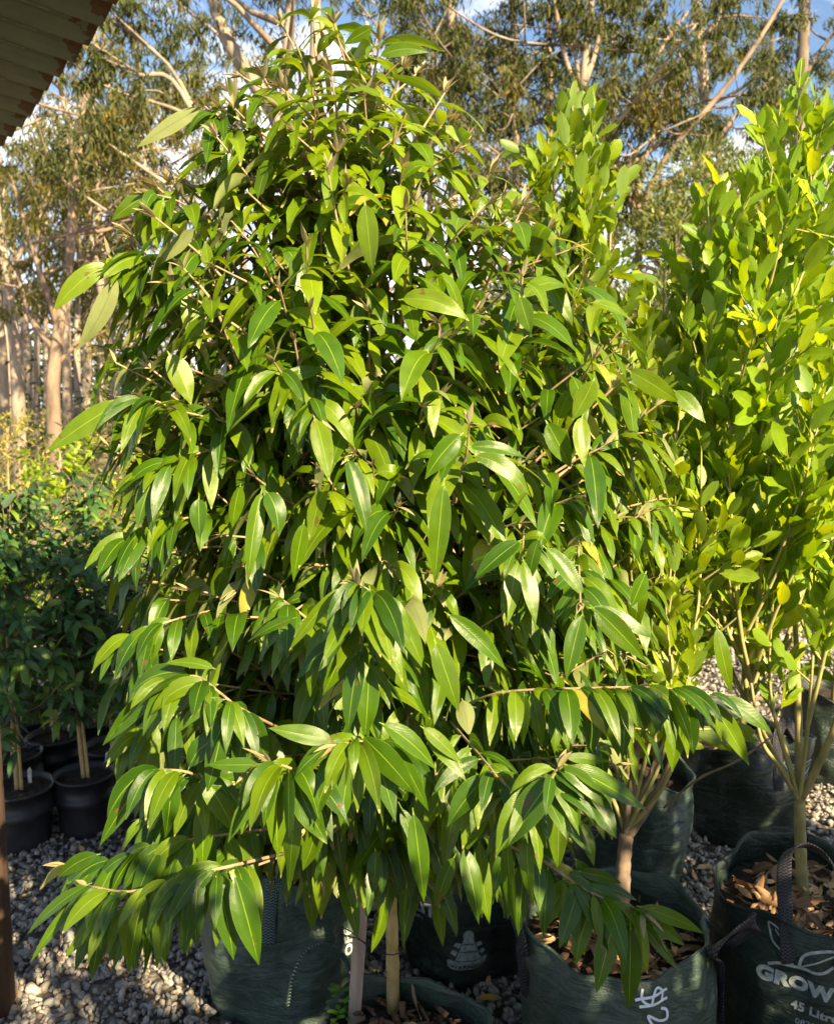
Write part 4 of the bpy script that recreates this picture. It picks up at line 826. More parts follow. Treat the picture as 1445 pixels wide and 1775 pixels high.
bB = Bag('right', 9.2, hand=math.radians(-60), lift=.014, dark=True, slump=.024, soil=.335)
tB = [Vector((bB.cx - .02, bB.cy, bB.soil - .02)), P(1389, 1520, 2.17), P(1386, 1450, 2.17), P(1385, 1390, 2.17)]
limbsB = [(tB, .0150, .0135), ([P(1385, 1395, 2.17), P(1384, 1300, 2.19), P(1382, 1190, 2.22), P(1376, 1050, 2.26)], .0120, .006), ([P(1383, 1388, 2.17), P(1350, 1330, 2.15), P(1318, 1280, 2.14), P(1300, 1180, 2.16)], .006, .0035), ([P(1388, 1385, 2.17), P(1420, 1320, 2.14), P(1448, 1250, 2.12), P(1480, 1120, 2.12)], .010, .006),
          ([P(1384, 1380, 2.18), P(1345, 1250, 2.3), P(1290, 1120, 2.4), P(1260, 980, 2.4)], .005, .003)]
tipsB = tips_px([(1388, 105, 2.2, .55), (1352, 180, 2.2, .5), (1415, 160, 2.2, .5), (1440, 190, 2.15, .5), (1400, 240, 2.1, .5), (1330, 230, 2.35, .4), (1208, 325, 2.2, .5), (1225, 345, 2.15, .4), (1290, 330, 2.25, .45), (1330, 350, 2.15, .45), (1270, 400, 2.1, .45), (1370, 330, 2.0, .5), (1240, 450, 2.1, .45), (1190, 480, 2.2, .4), (1310, 450, 2.0, .45), (1440, 300, 2.0, .5),
                 (1350, 520, 1.95, .45), (1230, 560, 2.0, .45), (1290, 600, 1.95, .4), (1400, 560, 1.9, .45), (1210, 650, 2.05, .4), (1340, 700, 1.95, .4), (1430, 680, 1.9, .4), (1260, 760, 2.0, .35), (1390, 800, 1.95, .35), (1230, 850, 2.05, .3), (1440, 880, 1.95, .3), (1480, 240, 2.2, .5), (1520, 200, 2.2, .5), (1560, 330, 2.2, .5), (1500, 450, 2.1, .5)]) + rand_tips(34, 1190, 1640, 400, 900, 2.05, 2.6, 8) + rand_tips(16, 1230, 1620, 800, 1080, 2.0, 2.5, 9, (.2, .35))
TB = upright_tree('potted_tree', bB, 'tall lime-leaved tree with a straight yellowish trunk in the dark bag at the right edge', .75, tipsB, 32, M_LIME, L=.094, Wr=.37, leafn=16, extra_trunk=limbsB, rng=(.05, 1.0))
bB.litter(TB, 170, 78, 60)
ribbon('handle', [bB.thz(bag_angle(bB, 1362), .33, .006), bB.thz(bag_angle(bB, 1360), .36, .008), P(1358, 1520, 2.02), P(1366, 1478, 2.05), P(1395, 1465, 2.06), P(1430, 1485, 2.04), P(1450, 1530, 2.02), bB.thz(bag_angle(bB, 1455), .34, .008)], [Vector((1, 0, 0)), Vector((1, -.1, 0)), Vector((.5, -.6, .5)), Vector((0, -.7, .7)), Vector((-.3, -.7, .3)), Vector((-1, 0, 0))], .032, .004, M_STRAP, bB.obj)
tg = bag_angle(bB, 1378)
wrap(bB, 'brand_print', *shift(text2d('GROWRITE', .039, .0026, 1.18), .042, 0), tg, .272, math.radians(-3), M_PRINT)
wrap(bB, 'brand_print', *shift(text2d('45 Litre', .026, .0011), .035, 0), tg, .228, math.radians(-3), M_PRINT)
wrap(bB, 'date_print', *shift(text2d('082023', .019, .0003), .030, 0), tg, .196, math.radians(-3), M_PRINT)
wrap(bB, 'leaf_print', *shift(LEAFLOGO, .0, .0, 1.2), tg, .318, math.radians(-3), M_PRINT)

bD = Bag('rear', 5.8, hand=math.radians(40), slump=.02)
tipsD = rand_tips(42, 1000, 1330, 560, 1120, 2.6, 3.2, 12, (.3, .5))
TD = upright_tree('potted_tree', bD, 'bushy oval-leaved tree in the green bag right behind the forked trunk', .72, tipsD, 33, M_OVAL, L=.075, Wr=.46, trunk=M_TRUNKB, rng=(0, .8))
wrap(bD, 'leaf_print', *shift(LEAFLOGO, 0, 0, .9), bag_angle(bD, 1010), .19, 0, M_PRINT)
bE = Bag('far', 6.6, hand=math.radians(-70), dark=True, slump=.035)
tipsE = rand_tips(40, 1180, 1560, 480, 1060, 2.9, 3.6, 13, (.3, .5))
TE = upright_tree('potted_tree', bE, 'lime-leaved tree in the dark bag with a faint leaf mark, behind the straight yellowish trunk', .7, tipsE, 34, M_LIME, L=.075, Wr=.46, rng=(0, .8))
bE.litter(TE, 90, 79, 30)
wrap(bE, 'leaf_print', *shift(LEAFLOGO, 0, 0, 1.0), bag_angle(bE, 1385), .26, 0, M_PRINT)
ribbon('handle', [bE.thz(math.radians(-80), .24, .006), bE.thz(math.radians(-79), .34, .009), bE.thz(math.radians(-76), .42, .012), bE.thz(math.radians(-66), .46, .012), bE.thz(math.radians(-58), .40, .012)], Vector((1, 0, 0)), .034, .004, M_STRAP, bE.obj)

# further potted lime trees: row behind, and an added row, unseen behind the camera, to shade the bags
class Spot:
    def __init__(s, x, y, soil=.30): s.cx, s.cy, s.soil = x, y, soil
def more_tree(x, y, label, seed, top=1.9, group=None, m=M_LIME, rad=.3, n=30, rng=(0, .9), L=.075):
    BAGS['x'] = (x, y, .20, .38); bg_ = Bag('x', seed * 1.7, dark=seed % 2 == 0); r = random.Random(seed)
    tips = []
    for i in range(n):
        a = r.random() * 6.28; q = math.sqrt(r.random()); z = r.uniform(.95, top) if i > 5 else top - r.random() * .15
        rr = rad * q * (1.1 - .5 * max(0, (z - 1.2) / (top - 1.2))); tips.append((Vector((x + rr * math.cos(a), y + rr * math.sin(a), z)), r.uniform(.3, .5)))
    return upright_tree('potted_tree', bg_, label, .62, tips, seed, m, L=L, Wr=.46, rng=rng, group=group, trunk=M_TRUNKG)
GR = 'potted trees in the rows behind'
more_tree(.72, 3.75, 'oval-leaved potted tree in the dim row directly behind the middle trees', 41, 1.55, GR, M_OVAL, .34, 34)
more_tree(1.75, 3.6, 'lime potted tree half cut off by the right edge, above the sunlit gravel', 42, 1.75, GR, M_LIME, .36, 30)
more_tree(.42, 5.0, 'small yellow-green potted tree seen in the gap right of the big crown', 43, 1.85, GR, M_YEL, .36, 36, L=.05)
more_tree(1.15, 4.8, 'dark green potted tree in the gap between the big crown and the lime tree', 44, 1.65, GR, M_OVAL, .36, 34, rng=(0, .4))
caster = None
for i, s_ in enumerate([.05, -1.6, -1.05, -.5, .6, 1.15, 1.7]):
    # added shade row, out of view behind and right of camera, perpendicular to sun
    c = Vector((-.1, 1.8, 0)) + Vector((sdir.x, sdir.y, 0)).normalized() * 2.35 + Vector((-sdir.y, sdir.x, 0)).normalized() * s_
    if caster is None:
        caster = more_tree(c.x, c.y, 'unseen potted tree added behind the camera to cast dappled shade', 51, 1.95, 'unseen potted trees added to cast shade', M_OVAL, .40, 90)
    else:
        cc = copy_tree(caster); cc.location = (c.x, c.y, 0); cc.rotation_euler.z = i * 1.3

# ------------------------------------------------------------------ shaded potted shrubs on the left
def pot_obj(T, R, seed, H=PZ):
    V = []; Fc = []; nk = 40
    prof_ = [(.80, 0), (.84, .03), (.90, .13), (.925, .135), (1.0, .150), (1.0, .172), (.95, .176), (.93, .24), (1.0, .242), (1.02, .25), (1.0, .256), (.95, .254), (.92, .22), (.90, .19)]
    o_ = origin(T)
    for (r, z) in prof_:
        for k in range(nk):
            a = 2 * PI * k / nk; rr = r * R * (1 + .006 * math.sin(3 * a + seed)); V.append((o_.x + rr * math.cos(a), o_.y + rr * math.sin(a), z * H / .25))
    for i in range(len(prof_) - 1):
        for k in range(nk): a = i * nk + k; b = i * nk + (k + 1) % nk; Fc.append((a, b, b + nk, a + nk))
    p_ = mesh_obj('pot', V, Fc, M_POT, T)
    SV = [(o_.x, o_.y, H - .01)]; SF = []; nr = 8
    for i in range(1, nr):
        for k in range(nk):
            a = 2 * PI * k / nk; rr = R * .93 * i / (nr - 1); SV.append((o_.x + rr * math.cos(a), o_.y + rr * math.sin(a), H - .018 + .01 * noise.noise(Vector((rr * 40 * math.cos(a), rr * 40 * math.sin(a), seed)))))
    for k in range(nk): SF.append((0, 1 + k, 1 + (k + 1) % nk))
    for i in range(nr - 2):
        for k in range(nk): a = 1 + i * nk + k; b = 1 + i * nk + (k + 1) % nk; SF.append((a, a + nk, b + nk, b))
    mesh_obj('soil', SV, SF, M_SOIL, T)
def pot_shrub(c, R, label, seed, top, rad, n, group, m=M_DARK, L=.062, zlo=.55, lean=0, rng=(0, .95), leafn=10, Wr=.30, k=1.3, name='potted_shrub'):
    random.seed(seed); T = empty(name, (c.x, c.y, 0), label, 'potted shrub', group); pot_obj(T, R, seed)
    base = Vector((c.x, c.y, .17)); mid = Vector((c.x + lean * .4 + random.gauss(0, .015), c.y + random.gauss(0, .015), .6)); tp = Vector((c.x + lean, c.y, top - .1))
    tk = trunk_part(T, [([base, mid, tp], .0095, .003), ([base + Vector((.016, .0, 0)), base.lerp(mid, .5) + Vector((.014, 0, 0)), mid + Vector((.006, 0, .05))], .0065, .004)], M_TRUNKT, sides=7)
    nodes = [p for p in spline([base, mid, tp], 24) if p.z > .45]; lv = Leaves(prof_lance, 0 if c.y > 3.4 else 1); tw = Tubes()
    for i in range(n):
        hz = random.random(); z = zlo + (top - zlo) * hz; Rr = rad * (1.0 - .55 * hz ** 2); az = random.random() * 6.28; fr = math.sqrt(random.uniform(.05, 1))
        tip = Vector((c.x + lean * hz + Rr * fr * math.cos(az), c.y + Rr * fr * math.sin(az), z)); d = (Vector((math.cos(az), math.sin(az), .2 + .9 * hz)) + rv(.25)).normalized(); b_ = tip - d * random.uniform(.1, .18)
        q = min(nodes, key=lambda n_: (n_ - b_).length); tw.add([q, q.lerp(b_, .5) + rv(.008), b_, tip], [.003, .0025, .002, .0012], 4, False); nodes.append(b_)
        leafy_shoot(lv, None, spline([b_, tip], 4), leafn, L, Wr, .6, .85, k, rlo=rng[0], rhi=rng[1], upw=.4, wave=.02)
    lv.build('crown', m, T); tw.build('twigs', M_TRUNKB, tk)
    return T
LAB = ['shaded dark-leaved shrub in the black pot at the left edge, two tan stems in view', 'shaded dark-leaved shrub with a pale twin stem, in the black pot beside the big tree', 'shaded dark-leaved shrub in the black pot behind the pot at the left edge', 'shaded dark-leaved shrub in a black pot just left of the big crown',
       'shaded dark-leaved shrub whose pot sits deep between the two nearest black pots', 'shaded dark-leaved shrub behind the pot with the twin stem', 'shaded dark-leaved shrub cut off by the left picture edge', 'shaded dark-leaved shrub at the very back of the pot block, toward its middle', 'shaded dark-leaved shrub at the back of the pot block, near the left edge', 'shaded dark-leaved shrub at the back of the pot block, against the big crown']
GL = 'shaded shrubs in black pots'
for i, (c, R) in enumerate(POTS):
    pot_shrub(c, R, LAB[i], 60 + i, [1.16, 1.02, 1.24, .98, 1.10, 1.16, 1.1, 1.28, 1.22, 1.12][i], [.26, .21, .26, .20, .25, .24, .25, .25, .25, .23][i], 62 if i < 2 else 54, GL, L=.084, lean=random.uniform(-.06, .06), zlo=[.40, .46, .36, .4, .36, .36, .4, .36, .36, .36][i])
# sunlit yellow and bronze shrubs behind them
GY = 'sunlit yellow shrubs beyond the pots'
YS = [(-2.05, 5.1, 1.38, .46, 'bright yellow leafy shrub at the left edge, nearest of the sunlit ones', M_LIME), (-1.35, 4.9, 1.36, .42, 'yellow-green leafy shrub beyond the shaded pots, left of the big tree', M_LIME), (-2.9, 6.3, 1.52, .5, 'feathery golden shrub at the left edge before the gum trunks', M_YEL), (-2.2, 6.6, 1.40, .5, 'feathery bronze-yellow shrub just before the reddish gum trunk', M_YEL),
      (-1.5, 6.4, 1.42, .52, 'low yellow-green shrub between the reddish gum trunk and the big tree', M_LIME), (-1.9, 7.9, 1.5, .6, 'far golden shrub behind the yellow-green ones', M_YEL), (-3.4, 7.6, 1.5, .6, 'far golden shrub at the left edge', M_YEL), (-.9, 5.6, 1.25, .4, 'green shrub half hidden behind the big crown', M_OVAL), (-1.0, 8.2, 1.45, .6, 'far golden shrub half hidden behind the big crown', M_YEL)]
for i, (x, y, top, rad, lab, m) in enumerate(YS):
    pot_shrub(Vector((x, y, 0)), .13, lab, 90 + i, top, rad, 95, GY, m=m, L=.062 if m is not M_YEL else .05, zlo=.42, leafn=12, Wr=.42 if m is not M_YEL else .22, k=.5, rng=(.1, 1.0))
# white plastic tag in the second pot
for pi_, (px, py, w) in [(0, (52, 1350, .012)), (1, (186, 1322, .010)), (4, (120, 1262, .012)), (3, (272, 1340, .012))]:
    o_ = bpy.data.objects['potted_shrub' + ('' if pi_ == 0 else '.%03d' % pi_)]; q = G(px, py, PZ)
    V = [tuple(q + Vector((a * w, .002 * b, c))) for b in (0, 1) for (a, c) in ((-.5, -.03), (.5, -.03), (.6, .03), (.2, .045), (-.6, .032))]
    mesh_obj('plant_tag', V, [(0, 1, 2, 3, 4), (9, 8, 7, 6, 5)] + [(i, i + 5, (i + 1) % 5 + 5, (i + 1) % 5) for i in range(5)], M_TAG, o_, smooth=False)

# ------------------------------------------------------------------ shed roof and post
def roof():
    e0 = Vector((-.745, 2.357, CAMZ + 1.0)); e1 = Vector((-1.66, 3.68, CAMZ + 1.0)); ed = (e1 - e0).normalized()
    g = Vector((-.822, -.57, .125)).normalized(); g = (g - ed * g.dot(ed)).normalized(); up = g.cross(ed); up = up if up.z > 0 else -up
    T = empty('shed_roof', e0, 'corrugated metal roof overhang with rusty stepped edge at the top left', 'roof')
    V = []; Fc = []; pitch = .150
    prof_ = [(0, 0), (.003, .030), (.010, .032), (.030, .020), (.075, .004), (.11, .0), (pitch - .001, -.002)]
    js = []; n0 = -4; n1 = 30
    for i in range(n0, n1):
        for (a, h) in prof_: js.append((i * pitch + a, h - a * .14 + .01, i))
    ks = [0, .02, .05, .1, .2, .5, 1.2, 2.5]
    for (s, h, i) in js:
        for kk in ks: V.append(e0 + ed * s + g * (kk + (.006 * math.sin(i * 5.1) if kk == 0 else 0)) + up * (h))
    nk = len(ks)
    for j in range(len(js) - 1):
        for q in range(nk - 1): a = j * nk + q; Fc.append((a, a + 1, a + nk + 1, a + nk))
    m, n = mat('painted_roof_underside'); L = n.links; out = N(n, 'ShaderNodeOutputMaterial')
    uvn = N(n, 'ShaderNodeUVMap'); sp = N(n, 'ShaderNodeSeparateXYZ'); L.new(uvn.outputs[0], sp.inputs[0])
    tc = N(n, 'ShaderNodeTexCoord'); nz = N(n, 'ShaderNodeTexNoise', i_Scale=13.0, i_Detail=8.0, i_Roughness=.7); L.new(tc.outputs['Object'], nz.inputs[0])
    r = ramp(n, [(.35, (.05, .022, .010)), (.70, (.15, .055, .016))]); L.new(nz.outputs[0], r.inputs[0])
    fr = math_(n, 'FRACT', math_(n, 'DIVIDE', sp.outputs[0], pitch))
    near = math_(n, 'MULTIPLY', math_(n, 'POWER', math_(n, 'SUBTRACT', 1.0, fr), 1.2), .05)
    mask = math_(n, 'LESS_THAN', math_(n, 'ADD', sp.outputs[1], math_(n, 'MULTIPLY', nz.outputs[0], -.22)), math_(n, 'ADD', near, -.098))
    base = ramp(n, [(.3, (.125, .14, .095)), (.8, (.18, .195, .14))]); L.new(nz.outputs[0], base.inputs[0])
    mm = N(n, 'ShaderNodeMixRGB'); L.new(mask, mm.inputs[0]); L.new(base.outputs[0], mm.inputs[1]); L.new(r.outputs[0], mm.inputs[2])
    bs = N(n, 'ShaderNodeBsdfPrincipled', i_Roughness=.6); L.new(mm.outputs[0], bs.inputs['Base Color']); L.new(bs.outputs[0], out.inputs[0])
    uv = []
    for (s, h, i) in js:
        for kk in ks: uv.append((s + 20 * pitch, kk))
    o = mesh_obj('roof_sheet', [tuple(v) for v in V], Fc, m, T, smooth=False, uv=uv)
    sm = o.modifiers.new('thick', 'SOLIDIFY'); sm.thickness = .0016; sm.offset = 1
    # folded lap seams seen as thin pale lines
    sb = Tubes()
    for i in range(n0, n1):
        a = e0 + ed * (i * pitch + .002) + up * (-.018) + g * .13; sb.add([a, a + g * 1.0, a + g * 2.2], .0022, 4)
    sb.build('lap_seam', plain('seam_paint', (.30, .27, .2), .5), T)
    # rafter carrying the sheet and the post below
    X = -1.03 - .05; Y = 2.10
    PT = empty('timber_post', (X, Y, 0), 'round brown timber post at the lower left picture edge', 'post')
    tb = Tubes(); tb.add([Vector((X, Y, 0)), Vector((X + .002, Y, .7)), Vector((X, Y, 1.5)), Vector((X, Y, 2.49))], [.05, .049, .049, .048], 20)
    tb.build('post_shaft', M_POST, PT)
    cpz = Tubes(); cpz.add([Vector((X, Y, 2.46)), Vector((X, Y, 2.505))], .055, 20); cpz.build('post_cap', plain('galvanised_steel', (.3, .3, .3), .45, metal=.8), PT)
roof()

# ------------------------------------------------------------------ gum forest behind
def gum(name, label, base, trunk_pts, r0, r1, limbs, clumps, seed, tm=M_GUMT, lm=M_GUM, group='gum trees behind the nursery', per=150, csize=.7, Lf=.13, autol=0, azr=None, cat='tree', zr=(2.6, 8.2), spread=2.4, droop=1.0, Wr=.17):
    """trunk_pts world; limbs: list of (world points, r0, r1); autol: number of procedurally grown limbs"""
    random.seed(seed); T = empty(name, base, label, cat, group); tb = Tubes()
    tp = spline(trunk_pts, 26); tb.add(tp, taper(r0, r1, 26), 9)
    ends = []
    for pts, a, b in limbs:
        pp = spline([Vector(q) + rv(.02) for q in pts], 14); tb.add(pp, taper(a, b, 14), 6)
        ends += [pp[-1], pp[9] + rv(.15)]
        for j in (6, 9, 11):
            e = pp[j] + Vector((random.gauss(0, .7), random.gauss(0, .6), random.uniform(-.1, .9))); tb.add(spline([pp[j], pp[j].lerp(e, .5) + rv(.08), e], 6), taper(b * 1.1, .006, 6), 4); ends.append(e)
    zs = [p for p in tp if zr[0] < p.z < zr[1]]
    for i in range(autol):
        p0 = random.choice(zs) if zs else tp[-1]; a = random.random() * 6.28; ln = random.uniform(.45, 1.0) * spread
        e = p0 + Vector((math.cos(a) * ln, math.sin(a) * ln * .8, random.uniform(.2, .9) * ln * .8)); mid = p0.lerp(e, .5) + Vector((0, 0, -.08 * ln)) + rv(.1)
        pp = spline([p0, mid, e], 12); r_ = r0 * random.uniform(.16, .34); tb.add(pp, taper(r_, .012, 12), 6); ends.append(e)
        for j in range(random.randint(3, 5)):
            q = pp[random.randint(4, 11)]; e2 = q + Vector((random.gauss(0, .45), random.gauss(0, .45), random.uniform(-.25, .7))) * (spread / 2.4)
            tb.add(spline([q, q.lerp(e2, .5) + rv(.06), e2], 6), taper(.014, .005, 6), 4); ends.append(e2)
    tb.build('trunk', tm, T)
    lv = Leaves(prof_lance, -1)
    for e in ends + clumps:
        e = Vector(e); cs = csize * random.uniform(.4, .95); hue = random.choice((0, 0, .1, .3, .5))
        for c in range(random.randint(3, 6)):
            cc = e + Vector((random.gauss(0, cs * .55), random.gauss(0, cs * .5), random.gauss(0, cs * .36)))
            h2 = hue + random.uniform(0, .25)
            for j in range(per // 5):
                o_ = Vector((random.gauss(0, cs * .17), random.gauss(0, cs * .17), random.gauss(0, cs * .17)))
                d = Vector((random.gauss(0, .6), random.gauss(0, .6), -droop + random.gauss(0, .5))); L_ = Lf * random.uniform(.6, 1.25)
                lv.add(cc + o_, d, rv(1), L_, L_ * Wr * random.uniform(.8, 1.3), random.uniform(0, .4), 0, rnd=min(1, h2 + random.uniform(0, .35)))
    lv.build('crown', lm, T)
    return T
def Q(x, y, d): return P(x, y, d)
def base_of(px, d): p = P(px, 700, d); return Vector((p.x, p.y, 0))
# left pair
b0 = base_of(28, 13); gum('gum_tree', 'pale smooth gum trunk at the far left edge, right one of a close pair', b0, [b0, Q(30, 640, 13), Q(22, 560, 13), Q(10, 470, 13), Q(-10, 340, 13), Q(-30, 150, 13)], .105, .06, [([Q(15, 500, 13), Q(60, 440, 13.2), Q(75, 330, 13.4)], .05, .02), ([Q(12, 480, 13), Q(60, 390, 13), Q(110, 280, 13)], .04, .015)], [Q(40, 280, 13), Q(60, 370, 13), Q(20, 420, 12.6), Q(120, 330, 13.2)], 101, autol=3, per=150, lm=M_GUMY)
b0 = base_of(4, 14.5); gum('gum_tree', 'pale smooth gum trunk at the far left edge, left one of a close pair', b0, [b0, Q(4, 620, 14.5), Q(-4, 540, 14.5), Q(-20, 350, 14.5), Q(-40, 60, 14.5)], .10, .06, [], [Q(10, 380, 14)], 102, autol=4, per=120)
b0 = base_of(93, 12); gum('gum_tree', 'reddish-barked gum forking low, left of the big potted tree', b0, [b0, Q(92, 690, 12), Q(97, 620, 12), Q(103, 560, 12.0), Q(122, 440, 12), Q(128, 330, 12), Q(150, 160, 12)], .105, .045,
    [([Q(97, 610, 12), Q(62, 560, 12), Q(40, 500, 12.2), Q(20, 440, 12.3)], .05, .02), ([Q(103, 565, 12), Q(75, 500, 11.8), Q(55, 430, 11.7), Q(20, 300, 11.5)], .05, .02), ([Q(108, 520, 12), Q(150, 460, 12.2), Q(190, 380, 12.4)], .045, .02), ([Q(96, 640, 12), Q(130, 600, 12), Q(190, 540, 12.3)], .035, .015)],
    [Q(120, 260, 12), Q(150, 210, 12), Q(180, 270, 12), Q(90, 300, 12), Q(210, 420, 12.5), Q(150, 300, 11.6), Q(60, 470, 12)], 103, tm=M_GUMR, autol=5, per=150, lm=M_GUMY, csize=.6)
# the big pale gum behind the crown
b0 = base_of(535, 10); gum('gum_tree', 'pale-trunked gum rising behind the top of the big potted tree, long bare limbs sweeping left', b0, [b0, Q(533, 500, 10), Q(540, 250, 10), Q(545, 120, 10), Q(548, -60, 10), Q(550, -300, 10)], .085, .05,
    [([Q(470, 330, 10), Q(420, 290, 10), Q(350, 215, 10), Q(290, 120, 9.9), Q(230, 60, 9.8), Q(180, 25, 9.7)], .038, .016), ([Q(345, 212, 10), Q(300, 135, 9.9), Q(240, 128, 9.8), Q(190, 110, 9.7), Q(145, 86, 9.6)], .034, .015), ([Q(380, 225, 10), Q(290, 180, 9.9), Q(215, 160, 9.8), Q(150, 125, 9.7)], .026, .010),
     ([Q(420, 430, 10), Q(330, 350, 9.9), Q(260, 300, 9.8), Q(190, 245, 9.7)], .034, .012), ([Q(460, 470, 10), Q(400, 420, 10), Q(345, 375, 10)], .03, .015), ([Q(205, 380, 10), Q(130, 330, 9.9), Q(60, 280, 9.8)], .018, .008)],
    [Q(180, 60, 9.8), Q(230, 30, 9.9), Q(280, 60, 10.2), Q(330, 80, 10.4), Q(300, 20, 10), Q(210, 130, 10), Q(340, 140, 10.5), Q(170, 190, 9.8), Q(190, 230, 9.8), Q(150, 240, 9.8), Q(320, 30, 10), Q(215, 200, 9.8)], 104, autol=2, per=200, csize=.45, zr=(5.5, 8.5), lm=M_GUM)
b0 = base_of(505, 12); gum('gum_tree', 'leaning pale gum limb crossing the blue gap above the big potted tree', b0, [b0, Q(505, 420, 12), Q(490, 240, 12), Q(462, 175, 12), Q(425, 120, 12), Q(395, 70, 12), Q(370, 0, 12), Q(355, -90, 12), Q(330, -300, 12)], .13, .07,
    [([Q(500, 330, 12), Q(500, 200, 12), Q(497, 110, 12), Q(500, -20, 12)], .10, .06), ([Q(440, 140, 12), Q(380, 60, 12), Q(330, 25, 12), Q(290, -20, 12)], .03, .012)], [Q(420, 30, 12), Q(450, 60, 12.4), Q(280, 90, 12), Q(440, 130, 12.5), Q(330, 170, 12.5), Q(260, 240, 12.5), Q(300, 290, 12.5)], 105, autol=4, per=200, csize=.6, zr=(5, 9))
b0 = base_of(783, 13); gum('gum_tree', 'slim pale upright gum trunk just right of the big crown top', b0, [b0, Q(785, 400, 13), Q(783, 150, 13), Q(781, -50, 13), Q(781, -300, 13)], .085, .05, [([Q(783, 260, 13), Q(760, 200, 13), Q(730, 170, 13)], .03, .01)], [Q(730, 40, 13), Q(700, 110, 13), Q(820, 60, 13), Q(790, 220, 13), Q(760, 130, 12.6), Q(840, 150, 13)], 106, autol=8, per=260, csize=.58)
b0 = base_of(885, 12); gum('gum_tree', 'thin dark gum trunk between the two pale gums, dense brownish foliage', b0, [b0, Q(893, 350, 12), Q(892, 150, 12), Q(888, -40, 12), Q(885, -300, 12)], .055, .035, [], [Q(880, 100, 12), Q(850, 200, 12), Q(930, 190, 12), Q(900, 40, 12), Q(950, 100, 12), Q(870, 280, 12), Q(830, 110, 11.8), Q(920, 130, 11.7)], 107, tm=M_GUMD, autol=8, per=260, csize=.58)
b0 = base_of(1015, 11.5); gum('gum_tree', 'pale many-limbed gum above the oval-leaved tip, right of centre', b0, [b0, Q(1012, 350, 11.5), Q(1010, 160, 11.5), Q(1020, 40, 11.5), Q(1040, -200, 11.5)], .075, .04,
    [([Q(1008, 190, 11.5), Q(980, 100, 11.4), Q(960, 10, 11.3), Q(940, -80, 11.3)], .04, .02), ([Q(1010, 150, 11.5), Q(1040, 70, 11.5), Q(1050, -40, 11.5)], .045, .02), ([Q(1010, 170, 11.5), Q(1000, 60, 11.5), Q(1015, -80, 11.5)], .035, .02)], [Q(970, 60, 11.4), Q(1030, 40, 11.4), Q(1060, 110, 11.6), Q(940, 120, 11.4), Q(1080, 30, 11.5), Q(990, 20, 11.3)], 108, autol=5, per=240, csize=.55)
b0 = base_of(1085, 12); gum('gum_tree', 'leaning gum whose limbs fan up to the right across the blue sky', b0, [b0, Q(1105, 460, 12), Q(1112, 400, 12), Q(1125, 330, 12), Q(1170, 250, 12), Q(1250, 160, 12), Q(1320, 60, 12), Q(1390, -60, 12)], .06, .025,
    [([Q(1060, 250, 12), Q(1085, 200, 12), Q(1120, 140, 12), Q(1150, 85, 12), Q(1190, 20, 12)], .045, .02), ([Q(1112, 400, 12), Q(1110, 300, 12), Q(1160, 200, 12), Q(1200, 110, 12), Q(1240, 40, 12)], .05, .02), ([Q(1130, 330, 12), Q(1200, 290, 12), Q(1280, 200, 12), Q(1340, 130, 12)], .045, .02), ([Q(1112, 420, 12), Q(1085, 330, 12), Q(1060, 250, 12)], .05, .045)],
    [Q(1090, 220, 12), Q(1130, 290, 12), Q(1170, 210, 12), Q(1080, 300, 12), Q(1210, 240, 12), Q(1120, 170, 12.2), Q(1230, 60, 12), Q(1290, 60, 12), Q(1180, 320, 12), Q(1060, 370, 12), Q(1150, 380, 12)], 109, tm=M_GUMR, autol=1, per=220, csize=.48, zr=(3, 7.5))
b0 = base_of(1395, 15); gum('gum_tree', 'dark gum trunk behind the tip of the tall lime tree', b0, [b0, Q(1385, 400, 15), Q(1386, 200, 15), Q(1392, 50, 15), Q(1400, -200, 15)], .14, .08, [([Q(1388, 140, 15), Q(1420, 90, 15), Q(1460, 40, 15)], .04, .02)], [Q(1440, 110, 15), Q(1430, 200, 15), Q(1380, 250, 15), Q(1340, 30, 15), Q(1290, 30, 15), Q(1250, 10, 15), Q(1420, 300, 15)], 110, tm=M_GUMD, autol=3, per=230, csize=.6)
b0 = base_of(1230, 16); gum('gum_tree', 'tall gum with overhanging olive foliage along the top right', b0, [b0, Q(1225, 300, 16), Q(1215, 100, 16), Q(1200, -60, 16), Q(1190, -300, 16)], .12, .07, [], [Q(1110, 20, 13), Q(1160, 30, 13), Q(1220, 20, 13), Q(1270, 15, 13), Q(1320, 50, 14), Q(1190, 60, 13), Q(1090, 60, 13)], 111, autol=3, per=230, csize=.6, zr=(5.5, 9))
# farther individuals that close the gaps
FT = [(210, 19, 'gum farther back left of the big crown, thin grey trunk', M_GUMT, 9), (330, 22, 'distant gum behind the left shoulder of the big crown', M_GUMD, 9), (150, 24, 'distant gum in the wood behind the reddish trunk', M_GUMT, 8), (60, 26, 'distant gum seen between the left pair and the reddish trunk', M_GUMT, 8), (660, 20, 'gum hidden behind the very top of the big crown', M_GUMT, 9), (430, 26, 'distant gum behind the leaning limb', M_GUMD, 8),
      (860, 23, 'distant gum filling in behind the thin dark trunk', M_GUMD, 9), (1050, 24, 'distant gum behind the oval-leaved tip', M_GUMD, 7), (1340, 25, 'distant gum behind the bushy rounded tree', M_GUMD, 7), (1480, 20, 'gum at the top right picture edge', M_GUMD, 8), (20, 20, 'gum with pale forked limbs behind the left pair', M_GUMT, 9), (740, 28, 'distant gum behind the slim pale trunk', M_GUMD, 8), (960, 19, 'gum with brownish foliage behind the many-limbed one', M_GUMR, 8), (250, 30, 'farthest gum, low behind the left edge of the big crown', M_GUMT, 8)]
